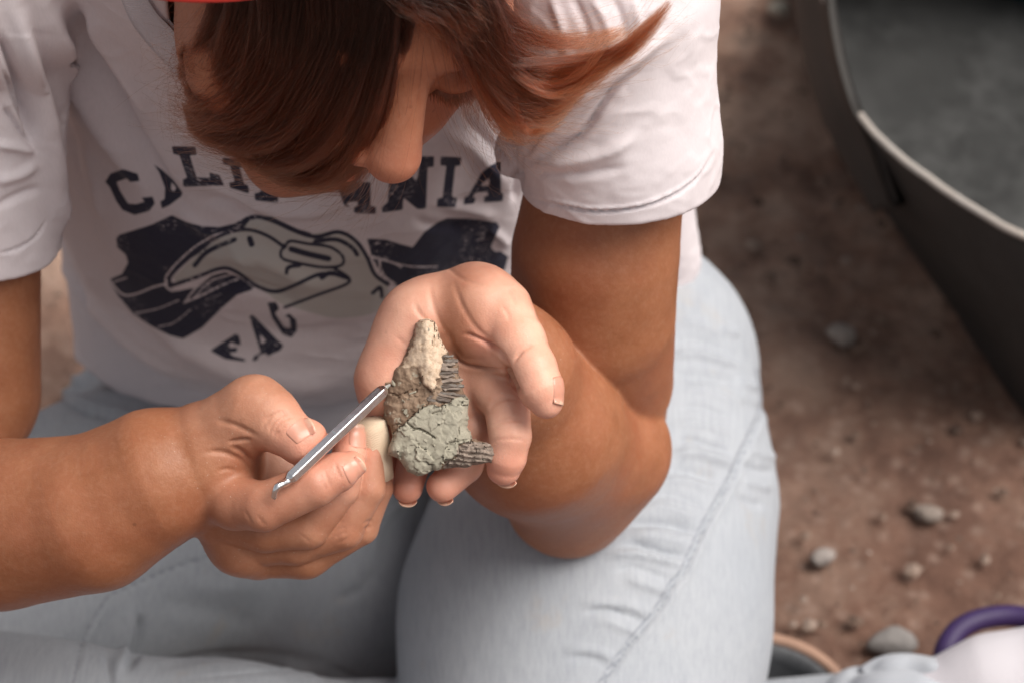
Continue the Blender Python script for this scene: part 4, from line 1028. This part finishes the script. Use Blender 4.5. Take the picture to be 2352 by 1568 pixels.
def head_depth(px, py, lift):
    """dd of the point where the ray through a pixel meets the head grown by `lift`, or passes closest to it"""
    ds = np.linspace(-26, 12, 150); pts = np.array([P(px, py, d) for d in ds]); f = np.full(len(pts), 50.)
    for c in (Ell(H(-1, 3, 0), HS * np.array([9.6, 8.6, 7.6]), HR), Ell(H(3.2, -2.5, 0), HS * np.array([6.0, 7.6, 6.1]), HR)): f = np.minimum(f, c.f(pts))
    f = f - lift
    k = np.nonzero(f < 0)[0]
    return (ds[k[0]], True) if len(k) else (ds[f.argmin()], False)
def guide(pts, lift=.5, depth=None):
    out = []; 
    for i, p in enumerate(pts):
        if len(p) > 2: out.append(p[2])
        else: out.append(head_depth(p[0], p[1], lift)[0])
    q_ = np.array([P(p[0], p[1], d) for p, d in zip(pts, out)])
    return smooth_line(q_, 6)
SP, SL, SR, ST = [], [], [], []
TONE = [1.0]
def lock(pts, n, w0, w1, lift=.6, wmid=None, clump=.66, lenvar=.24, wild=.03, rad=.0075, thick=.5, nclump=None, curl=.0):
    """n strands around a guide; w0, wmid, w1 half widths (cm) at root, middle and end"""
    g = guide(pts, lift); m = 22
    t = np.linspace(0, 1, m); s_ = np.linspace(0, 1, len(g))
    G_ = np.stack([np.interp(t, s_, g[:, a]) for a in range(3)], 1)
    Tn = unit(np.gradient(G_, axis=0)); Sd = unit(np.cross(Tn, [0, 0, 1.0])); Nd = np.cross(Sd, Tn)
    wmid = (w0 + w1) / 2 if wmid is None else wmid
    W = np.interp(t, [0, .5, .8, 1], [w0, wmid, w1 * .6 + wmid * .4, w1 * .45])
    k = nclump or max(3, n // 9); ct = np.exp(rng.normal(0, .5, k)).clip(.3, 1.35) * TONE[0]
    cu, cv = rng.uniform(-1, 1, k), rng.uniform(-1, 1, k)
    for _ in range(n):
        c = rng.integers(k); u0, v0 = rng.uniform(-1, 1), rng.uniform(-1, 1)
        cm = clump * sm(.1, .9, t)
        u_ = u0 * (1 - cm) + cu[c] * cm; v_ = v0 * (1 - cm) + cv[c] * cm
        end = 1 - lenvar * rng.random() ** 1.5
        tt = t * end
        path = np.stack([np.interp(tt, t, G_[:, a]) for a in range(3)], 1)
        Wt = np.interp(tt, t, W)
        ph = rng.uniform(0, 6.28, 4); fr_ = rng.uniform(1.5, 4, 2)
        wig = wild * sm(.05, 1, t) * 4
        path = path + (Sd * (u_ * Wt + wig * np.sin(tt * fr_[0] * 6 + ph[0]))[:, None]) + (Nd * (v_ * Wt * thick + wig * np.sin(tt * fr_[1] * 6 + ph[1]))[:, None])
        if rng.random() < .10:                       # stray
            path = path + np.outer(t ** 2, rng.normal(0, .8, 3))
        SP.append(path); SL.append(m); SR.append(rad * (1 - .75 * t ** 2)); ST.append(ct[c])
DEN = 1.0
def add_hair(name, mat, parent):
    global SP, SL, SR, ST
    if len(ST) < len(SP): ST = [1.0] * len(SP)
    hc = bpy.data.hair_curves.new(name); hc.add_curves([len(p) for p in SP])
    pos = to_world(np.concatenate(SP)).astype(np.float32)
    hc.attributes['position'].data.foreach_set('vector', pos.ravel()) if 'position' in hc.attributes else None
    r = hc.attributes.get('radius') or hc.attributes.new('radius', 'FLOAT', 'POINT')
    r.data.foreach_set('value', (np.concatenate(SR) / 100).astype(np.float32))
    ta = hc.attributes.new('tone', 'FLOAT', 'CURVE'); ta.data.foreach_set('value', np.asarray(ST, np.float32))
    hc.materials.append(mat); o = bpy.data.objects.new(name, hc); sc.collection.objects.link(o); o.parent = parent
    o.location = -parent_origin(parent)
    print(name, len(SP)); SP, SL, SR, ST = [], [], [], []
    return o
HAIR = hair_material('reddish_brown_hair', (.036, .0105, .0068, 1), (.23, .054, .019, 1))
HAIRD = hair_material('dark_hair', (.018, .009, .006, 1), (.09, .032, .016, 1))
# --- the side on the left of the picture: dense, flicking out at the ends, its shade put into a dark tone
def n_(k): return int(k * (1.35 if QUALITY else .4))
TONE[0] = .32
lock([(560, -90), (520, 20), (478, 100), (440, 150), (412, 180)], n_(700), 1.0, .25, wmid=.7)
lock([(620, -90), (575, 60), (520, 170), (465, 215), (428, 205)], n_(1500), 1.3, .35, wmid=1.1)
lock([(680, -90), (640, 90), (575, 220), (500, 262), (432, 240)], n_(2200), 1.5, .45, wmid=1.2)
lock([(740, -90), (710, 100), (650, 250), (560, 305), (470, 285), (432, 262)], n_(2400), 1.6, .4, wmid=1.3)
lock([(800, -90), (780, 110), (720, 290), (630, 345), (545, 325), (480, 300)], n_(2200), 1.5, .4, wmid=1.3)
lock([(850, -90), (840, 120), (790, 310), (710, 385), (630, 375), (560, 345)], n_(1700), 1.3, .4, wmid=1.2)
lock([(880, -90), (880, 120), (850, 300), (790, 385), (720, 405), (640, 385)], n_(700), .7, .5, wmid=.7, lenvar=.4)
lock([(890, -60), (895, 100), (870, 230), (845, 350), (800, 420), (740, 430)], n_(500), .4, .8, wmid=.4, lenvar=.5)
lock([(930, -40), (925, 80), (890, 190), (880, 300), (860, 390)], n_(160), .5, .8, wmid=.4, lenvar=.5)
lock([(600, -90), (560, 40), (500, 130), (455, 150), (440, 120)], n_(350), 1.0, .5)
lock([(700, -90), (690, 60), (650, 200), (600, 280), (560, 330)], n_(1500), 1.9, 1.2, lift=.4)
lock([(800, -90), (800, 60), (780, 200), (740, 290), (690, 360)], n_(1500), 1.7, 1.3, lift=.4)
for a in ([(455, 170), (408, 152)], [(470, 210), (412, 182)], [(490, 235), (418, 205)], [(520, 275), (440, 262), (424, 235)], [(560, 310), (480, 298), (440, 270)], [(640, 350), (560, 348), (500, 315)], [(430, 110), (425, 150), (405, 165)]):
    lock([(640, -60), (590, 90)] + a, n_(150), .5, .03, wmid=.25, clump=.85, lenvar=.25)
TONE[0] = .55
# --- over the forehead
lock([(860, -120), (930, -40), (1000, 20), (1060, 80)], n_(1500), 1.3, .8, lift=.7)
lock([(900, -110), (980, -30), (1060, 40), (1110, 130)], n_(1300), 1.2, .8, lift=.8)
TONE[0] = .68  # lit side: strands given a lighter tone than the shaded side
# --- the side on the right of the picture
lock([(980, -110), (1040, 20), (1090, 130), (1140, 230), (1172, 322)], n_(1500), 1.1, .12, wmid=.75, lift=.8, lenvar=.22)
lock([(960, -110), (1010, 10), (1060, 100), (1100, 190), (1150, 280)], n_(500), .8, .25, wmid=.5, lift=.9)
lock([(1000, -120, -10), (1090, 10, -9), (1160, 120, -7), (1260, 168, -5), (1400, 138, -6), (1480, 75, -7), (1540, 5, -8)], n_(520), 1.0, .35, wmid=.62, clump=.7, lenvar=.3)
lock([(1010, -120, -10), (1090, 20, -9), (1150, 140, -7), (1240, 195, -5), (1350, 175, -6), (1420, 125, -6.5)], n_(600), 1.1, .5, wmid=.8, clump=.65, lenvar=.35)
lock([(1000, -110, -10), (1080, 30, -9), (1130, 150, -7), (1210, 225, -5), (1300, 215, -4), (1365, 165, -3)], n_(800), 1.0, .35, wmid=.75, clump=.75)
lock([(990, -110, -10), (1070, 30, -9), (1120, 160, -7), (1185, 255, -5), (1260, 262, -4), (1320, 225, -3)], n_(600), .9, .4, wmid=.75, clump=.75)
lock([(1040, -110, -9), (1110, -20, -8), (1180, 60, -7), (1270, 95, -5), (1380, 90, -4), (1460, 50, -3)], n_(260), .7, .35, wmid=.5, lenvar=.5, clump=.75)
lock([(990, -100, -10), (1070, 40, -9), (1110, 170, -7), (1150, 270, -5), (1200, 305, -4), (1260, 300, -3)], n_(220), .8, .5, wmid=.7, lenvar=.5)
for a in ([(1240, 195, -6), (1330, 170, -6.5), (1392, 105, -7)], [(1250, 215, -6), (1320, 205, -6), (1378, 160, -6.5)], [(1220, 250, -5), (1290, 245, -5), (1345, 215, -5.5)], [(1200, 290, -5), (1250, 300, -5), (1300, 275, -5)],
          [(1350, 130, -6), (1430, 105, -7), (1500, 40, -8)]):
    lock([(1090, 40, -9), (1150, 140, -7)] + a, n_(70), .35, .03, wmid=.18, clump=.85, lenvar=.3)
# --- thin hair across the eye
lock([(960, -90), (1020, 20), (1060, 110), (1090, 180), (1085, 235), (1060, 270)], n_(90), .5, .6, lift=.9, lenvar=.5, clump=.2)
hair = add_hair('hair', HAIR, person)
for pts in ([(560, -40), (480, 60), (400, 120), (360, 60)], [(620, -40), (500, 120), (430, 260), (470, 320)], [(700, 0), (600, 250), (520, 330), (440, 290)], [(1100, 0, -8), (1200, 180, -6), (1330, 240, -4), (1450, 200, -3)], [(1100, 0, -8), (1180, 250, -5), (1300, 330, -3), (1320, 350, -2)],
            [(1100, 0, -8), (1250, 90, -6), (1450, 60, -4), (1600, 40, -3)], [(900, 60), (880, 250), (820, 430, -4), (720, 470, -1)], [(1050, 60), (1090, 260, -5), (1140, 340, -2), (1180, 370, 0)]):
    lock(pts, n_(38), 1.6, 2.0, wmid=1.6, lenvar=.6, clump=0, rad=.0045, wild=.06)
add_hair('loose_strands', HAIR, hair)
# solid mass under the strands
HM = [(1.0, [Ell(H(-1.3, 3.6, 0), (9.9, 8.9, 8.0), HR, k=1), Ell(H(-2.5, 1.0, 0), (8.5, 9.0, 8.0), HR, k=2)])]
cutA = Plane(H(4.2, 4.6, 0), .62 * HF - .78 * HU, k=.6)
def hm_fn(p):
    d = evaluate(HM, p, 3); return -smin(-d, -((p - cutA.c) @ cutA.n), .6)
lo, hi = bounds(HM); hi = np.minimum(hi, [30, 19, -95])
v, q = surface(hm_fn, lo, hi, .3)
hmat = NT('under_hair'); hmat.set(Base_Color=(.016, .008, .006, 1), Roughness=.7)
mesh_obj('hair_base', v, q, hmat.m, hair)
# brow and lashes of the visible eye
for k in range(n_(260)):
    a = rng.uniform(0, 1); b0_ = H(8.55 - .5 * a ** 2, 3.2 + .35 * math.sin(a * 3) + rng.normal(0, .14), 1.6 + 3.2 * a); 
    d_ = unit(.15 * HF + (.25 - .3 * a) * HU + HL + rng.normal(0, .15, 3))
    t_ = np.linspace(0, 1, 6)[:, None]; SP.append(b0_ + HF * .25 + d_ * t_ * .6 - HF * t_ ** 2 * .12); SR.append(np.linspace(.0045, .0015, 6))
add_hair('eyebrow', HAIRD, body)
for k in range(280):
    a = k / 279; b0_ = H(8.98 - .55 * (a * 2 - 1) ** 2 - .2 * a, .18 - .15 * math.sin(a * math.pi), 1.65 + 2.35 * a)
    d_ = unit(1.0 * HF - .75 * HU + (a - .4) * .7 * HL + rng.normal(0, .06, 3))
    t_ = np.linspace(0, 1, 8)[:, None]; SP.append(b0_ + d_ * t_ * rng.uniform(.55, .85) + HU * t_ ** 2 * .25); SR.append(np.linspace(.017, .003, 8))
add_hair('eyelashes', HAIRD, body)

# ================================================================== red cap
CAP = Ell(H(-1.6, 4.6, 0), (10.8, 9.6, 9.0), HR)
cap_n = unit(np.array([.10, -1.0, .15])); cap_c = P(470, 4, -4)
def cap_fn(p):
    d = CAP.f(p); d = np.maximum(d, -(d + .35)); return -smin(-d, -((p - cap_c) @ cap_n), .08)
lo = CAP.c - 12; hi = np.minimum(CAP.c + 12, [30, 24, -90])
v, q = surface(cap_fn, lo, hi, .3 if QUALITY else .5)
cm = fabric('red_cloth', (.62, .035, .028, 1), (.66, .05, .035, 1), weave=1200)
cap = mesh_obj('cap', v, q, cm.m, person)
BR = [(0, [Ell(P(470, -112, -12), (5.6, 2.08, .5), k=.1)])]
v, q = surface(lambda p: evaluate(BR, p), *bounds(BR), .12); mesh_obj('brim', v, q, cm.m, cap)
# ================================================================== black rubber tub at the upper right
def rubber(name, base, dusty, rough=.7):
    t = NT(name); a = t.noise(14, 6, .65); b = t.noise(6.5, 7, .7)
    c = t.mix(t.maprange(a, .35, .7), base, tuple(x * 1.7 for x in base[:3]) + (1,))
    c = t.mix(t.maprange(b, .45, .7, 0, .8), c, dusty)
    t.set(Base_Color=c, Roughness=rough); t.b.inputs['Specular IOR Level'].default_value = .3
    t.bump(t.noise(120, 5, .6), .4, .002); return t.m
RUB_OUT = rubber('black_rubber', (.024, .023, .022, 1), (.045, .040, .037, 1))
RUB_IN = rubber('dusty_black_rubber', (.026, .026, .026, 1), (.13, .13, .13, 1))
RIMM = rubber('worn_rim', (.26, .22, .19, 1), (.36, .34, .32, 1))
def loop(pts, n=14):
    p = np.array(pts, float); e = np.vstack([p[-2:], p, p[:2]]); out = []
    for i in range(2, len(e) - 2):
        for t in np.linspace(0, 1, n, endpoint=False):
            out.append(0.5 * ((2 * e[i]) + (-e[i - 1] + e[i + 1]) * t + (2 * e[i - 1] - 5 * e[i] + 4 * e[i + 1] - e[i + 2]) * t * t + (-e[i - 1] + 3 * e[i] - 3 * e[i + 1] + e[i + 2]) * t ** 3))
    return np.array(out)
rim_pts = [P(1888, -70, 43), P(1900, 20, 43), P(1922, 120, 42.5), P(1950, 215, 42), P(1992, 288, 41), P(2062, 355, 40), P(2150, 422, 39), P(2250, 488, 38), P(2370, 548, 37), P(2560, 560, 39),
           P(2740, 430, 45), P(2800, 200, 54), P(2700, -80, 64), P(2450, -250, 68), P(2150, -270, 64), P(1960, -190, 52)]
base_px = [(1822, -110), (1834, 20), (1858, 130), (1900, 255), (1962, 378), (2050, 515), (2135, 632), (2245, 795), (2370, 960), (2560, 1000), (2760, 820), (2880, 520), (2800, 150), (2500, -130), (2150, -220), (1930, -200)]
base_pts = [P(a, b, G(a, b, .004)) for a, b in base_px]
rimL, baseL = loop(rim_pts), loop(base_pts); nL = len(rimL); cen = baseL.mean(0); rcen = rimL.mean(0)
rows, F = [], []
def add_rows(seq):
    base = len(rows)
    for r_ in seq: rows.append(r_)
    for k in range(base, base + len(seq) - 1):
        for i in range(nL): j = (i + 1) % nL; F.append((k * nL + i, (k + 1) * nL + i, (k + 1) * nL + j, k * nL + j))
seq = []
for t_ in np.linspace(0, 1, 14):
    r_ = baseL * (1 - t_) + rimL * t_; bul = math.sin(math.pi * t_) * .8
    r_ = r_ + unit(r_ - (cen * (1 - t_) + rcen * t_)) * bul + .12 * fbm(r_ * .25, 2)[:, None]; seq.append(r_)
add_rows(seq); V = np.concatenate(rows)
tub = mesh_obj('tub_wall', V, F, RUB_OUT, None)
tubr = empty('rubber_tub', tuple(to_world(cen)), 'large black rubber tub with a worn tan rim, standing on the dirt', 'tub')
tub.parent = tubr; tub.location = -Vector(tubr.location)
rows, F = [], []; seq = []
for t_ in np.linspace(0, 1, 12):
    r_ = rimL * (1 - t_) + (baseL + np.array([0, 1.2, .8])) * t_; c_ = cen * t_ + rcen * (1 - t_)
    seq.append(c_ + (r_ - c_) * (1 - .035 - .05 * t_) + .15 * fbm(r_ * .2, 2)[:, None])
for s_ in (.7, .4, .1, .0): seq.append(cen + np.array([0, 1.2, .8]) + (seq[11] - cen - np.array([0, 1.2, .8])) * s_)
add_rows(seq); mesh_obj('inner_lining', np.concatenate(rows), F, RUB_IN, tubr)
pr = np.vstack([rimL, rimL[:1]]) + .06 * fbm(np.vstack([rimL, rimL[:1]]) * .8, 2)[:, None]
V, F = tube(pr, .24, 8); mesh_obj('rim', V, F, RIMM, tubr)
fa = smooth_line([P(1832, -80, 54), P(1842, 30, 53.5), P(1866, 150, 53), P(1905, 265, 52.5), P(1962, 378, 52.5), P(2040, 488, 50)], 8)
fb = smooth_line([P(1905, -80, 42), P(1915, 30, 42), P(1935, 140, 41.5), P(1965, 240, 41), P(2005, 330, 42.5), P(2058, 478, 46)], 8)
V, F = strip(fa, fb, 6, .9, .25); mesh_obj('handle_flap', V, F, RUB_OUT, tubr)
# teal bowl edge behind the tub
def bowl(name, c_w, r0, r1, h, tilt, mat, thick=.004, n=40):
    prof = [(r0 * .2, 0), (r0, 0), (r0 + (r1 - r0) * .5, h * .5), (r1, h), (r1 + .004, h + .003), (r1 - thick, h + .003), (r1 - thick * 1.2, h - .004), (r0 - thick + (r1 - r0) * .5, h * .5), (r0 - thick, thick), (r0 * .2, thick)]
    V, F = [], []; Rm = Matrix.Rotation(tilt[0], 3, 'X') @ Matrix.Rotation(tilt[1], 3, 'Y')
    for i in range(n):
        a = i / n * 2 * math.pi
        for r_, z in prof: V.append(tuple(Vector(c_w) + Rm @ Vector((r_ * math.cos(a), r_ * math.sin(a), z))))
    m_ = len(prof)
    for i in range(n):
        for k in range(m_ - 1): a = i * m_ + k; b = ((i + 1) % n) * m_ + k; F.append((a, b, b + 1, a + 1))
    return mesh_obj(name, np.array(V), F, mat, None, world=True, origin=tuple(c_w))
tm = simple('teal_plastic', (.012, .13, .15, 1), .4)
w_ = to_world(P(2480, -60, 36)); w_[2] = .0
tb = bowl('plastic_bowl', tuple(to_world(P(2440, -75, G(2440, -75)))), .07, .10, .12, (0, 0), tm)
tag(tb, 'teal plastic bowl, only its edge showing at the top right corner', 'bowl')

# ================================================================== lower right: cuff, sock and shoe of the folded leg
cd = fabric('cuff_denim', (.40, .42, .46, 1), (.45, .465, .50, 1), weave=1500)
cuff = [(0.3, ch([(1985, 1640, 27, 2.6), (2110, 1660, 26, 3.2)], k=.4)), (.15, ch([(2075, 1652, 26, 3.55), (2120, 1662, 25.5, 3.6)], k=.3))]
v, q = surface(lambda p: evaluate(cuff, p), *bounds(cuff), .14); n = vnormals(v, q)
v = v + n * (groove(v, n, [([(1945, 1560), (1990, 1530), (2080, 1520), (2150, 1545), (2200, 1590)], 11, -.6)]) + .05 * fbm(v * .5, 2))[:, None]
mesh_obj('jeans_cuff', v, q, cd.m, person)
sk_ = NT('speckled_sock'); dsp = sk_.vor(38, 'F1'); sk_.set(Base_Color=sk_.mix(sk_.maprange(dsp, .10, .17, 1, 0), (.58, .55, .585, 1), (.33, .28, .24, 1)), Roughness=.95)
sk_.bump(sk_.noise(700, 3), .5, .0006)
sock = [(0.4, ch([(2120, 1655, 26, 2.9), (2290, 1600, 25, 3.25), (2520, 1560, 24, 3.6)], k=.8))]
v, q = surface(lambda p: evaluate(sock, p), *bounds(sock), .18); n = vnormals(v, q); v = v + n * (.06 * fbm(v * .5, 2))[:, None]
mesh_obj('sock', v, q, sk_.m, person)
pur = simple('purple_rubber', (.035, .014, .085, 1), .6)
shoe_c = smooth_line([P(2168, 1530, 31), P(2172, 1490, 31), P(2205, 1443, 31.5), P(2265, 1418, 32), P(2340, 1415, 32), P(2440, 1440, 31)], 8)
V, F = tube(shoe_c, .62, 12); shoe = mesh_obj('shoe_collar', V, F, pur, person)

gb = simple('grey_rubber', (.075, .078, .085, 1), .6, bump=(90, .4, .002))
grc = to_world(P(1735, 1660, G(1735, 1660, .03))); grc[2] = 0
gtub = bowl('rubber_bowl', tuple(grc), .035, .052, .035, (0, 0), gb, .006); tag(gtub, 'small dark grey rubber bowl with pinkish rim beside the bent knee', 'bowl')
a_ = np.linspace(0, 2 * math.pi, 49); V, F = tube(np.stack([np.cos(a_) * .054 + grc[0], np.sin(a_) * .054 + grc[1], np.full(49, .038)], 1), .0035, 8)
mesh_obj('rim', V, F, simple('pinkish_rim', (.40, .24, .17, 1), .6), gtub, world=True)

# ================================================================== stones on the dirt
def stone(px, py, size, col, label, seed, flat=.6):
    g = np.random.default_rng(seed); bm_v, bm_f = [], []
    import bmesh
    bm = bmesh.new(); bmesh.ops.create_icosphere(bm, subdivisions=3, radius=1.0)
    co = np.array([v_.co[:] for v_ in bm.verts]); fc = [tuple(v_.index for v_ in f.verts) for f in bm.faces]; bm.free()
    d = 1 + .28 * fbm(co * 1.3 + seed, 3) ; co = co * d[:, None] * (1 + .5 * fbm(co[:, [1, 2, 0]] * .8 + seed * 3, 2))[:, None]
    pl = unit(g.normal(0, 1, (5, 3)))
    for p_ in pl: h_ = co @ p_; co = co - np.outer(np.maximum(h_ - .72, 0) * .8, p_)
    size = size * .8; co = co * size * np.array([1.15, .95, flat])
    w = to_world(P(px, py, G(px, py))); w[2] = size * flat * .22
    mt = NT('stone_' + str(seed)); mt.m.name = 'pale_stone'
    mt.set(Base_Color=mt.mix(mt.maprange(mt.noise(60, 6, .7), .35, .65), col, tuple(x * .6 for x in col[:3]) + (1,)), Roughness=.9); mt.bump(mt.noise(220, 5, .7), .6, .002)
    o = mesh_obj('stone', co + w, [tuple(f) for f in fc], mt.m, None, world=True, origin=tuple(w)); tag(o, label, 'stone', 'stones lying on the dirt')
    return o
stone(1788, 22, .011, (.62, .56, .46, 1), 'cream coloured pebble between the sleeve and the tub at the top edge', 1)
stone(2045, 1478, .014, (.24, .22, .21, 1), 'large rounded grey stone in front of the purple shoe', 2, .8)
stone(1935, 775, .011, (.32, .27, .24, 1), 'pale grey brown stone beside the hip wrinkles, left of the tub', 3)
stone(1885, 1282, .009, (.30, .26, .24, 1), 'small pale stone beside the outer knee seam', 4)
stone(2130, 1180, .010, (.26, .21, .18, 1), 'brown grey stone on bare dirt below the tub', 6)
# scattered grit, one object
gv, gf = [], []
gr = np.random.default_rng(5)
ico = [(0, 0, 1), (.9, 0, .1), (.25, .85, .1), (-.75, .5, 0), (-.75, -.5, .1), (.25, -.85, 0), (0, 0, -.8)]
icf = [(0, 1, 2), (0, 2, 3), (0, 3, 4), (0, 4, 5), (0, 5, 1), (6, 2, 1), (6, 3, 2), (6, 4, 3), (6, 5, 4), (6, 1, 5)]
for k in range(5200):
    x, y = gr.uniform(-.55, 1.0), gr.uniform(.75, 2.2); s_ = .0016 + .0045 * gr.random() ** 3
    an = gr.uniform(0, 6.28); ca, sa = math.cos(an), math.sin(an); b = len(gv)
    for a in ico:
        u_ = np.array(a) * gr.uniform(.7, 1.3, 3) * s_; gv.append((x + u_[0] * ca - u_[1] * sa, y + u_[0] * sa + u_[1] * ca, .001 + u_[2] * .7))
    gf += [tuple(i + b for i in f) for f in icf]
gm = NT('grit'); ob = gm.node('ShaderNodeNewGeometry').outputs['Random Per Island']
gm.set(Base_Color=gm.ramp(ob, [(0, (.06, .035, .026, 1)), (.6, (.17, .11, .082, 1)), (.9, (.25, .185, .15, 1)), (1, (.36, .30, .27, 1))]), Roughness=.95)
gobj = mesh_obj('gravel', np.array(gv), gf, gm.m, None, world=True, smooth=False)
tag(gobj, 'fine gravel and grit strewn over the dirt', 'gravel', kind='stuff')
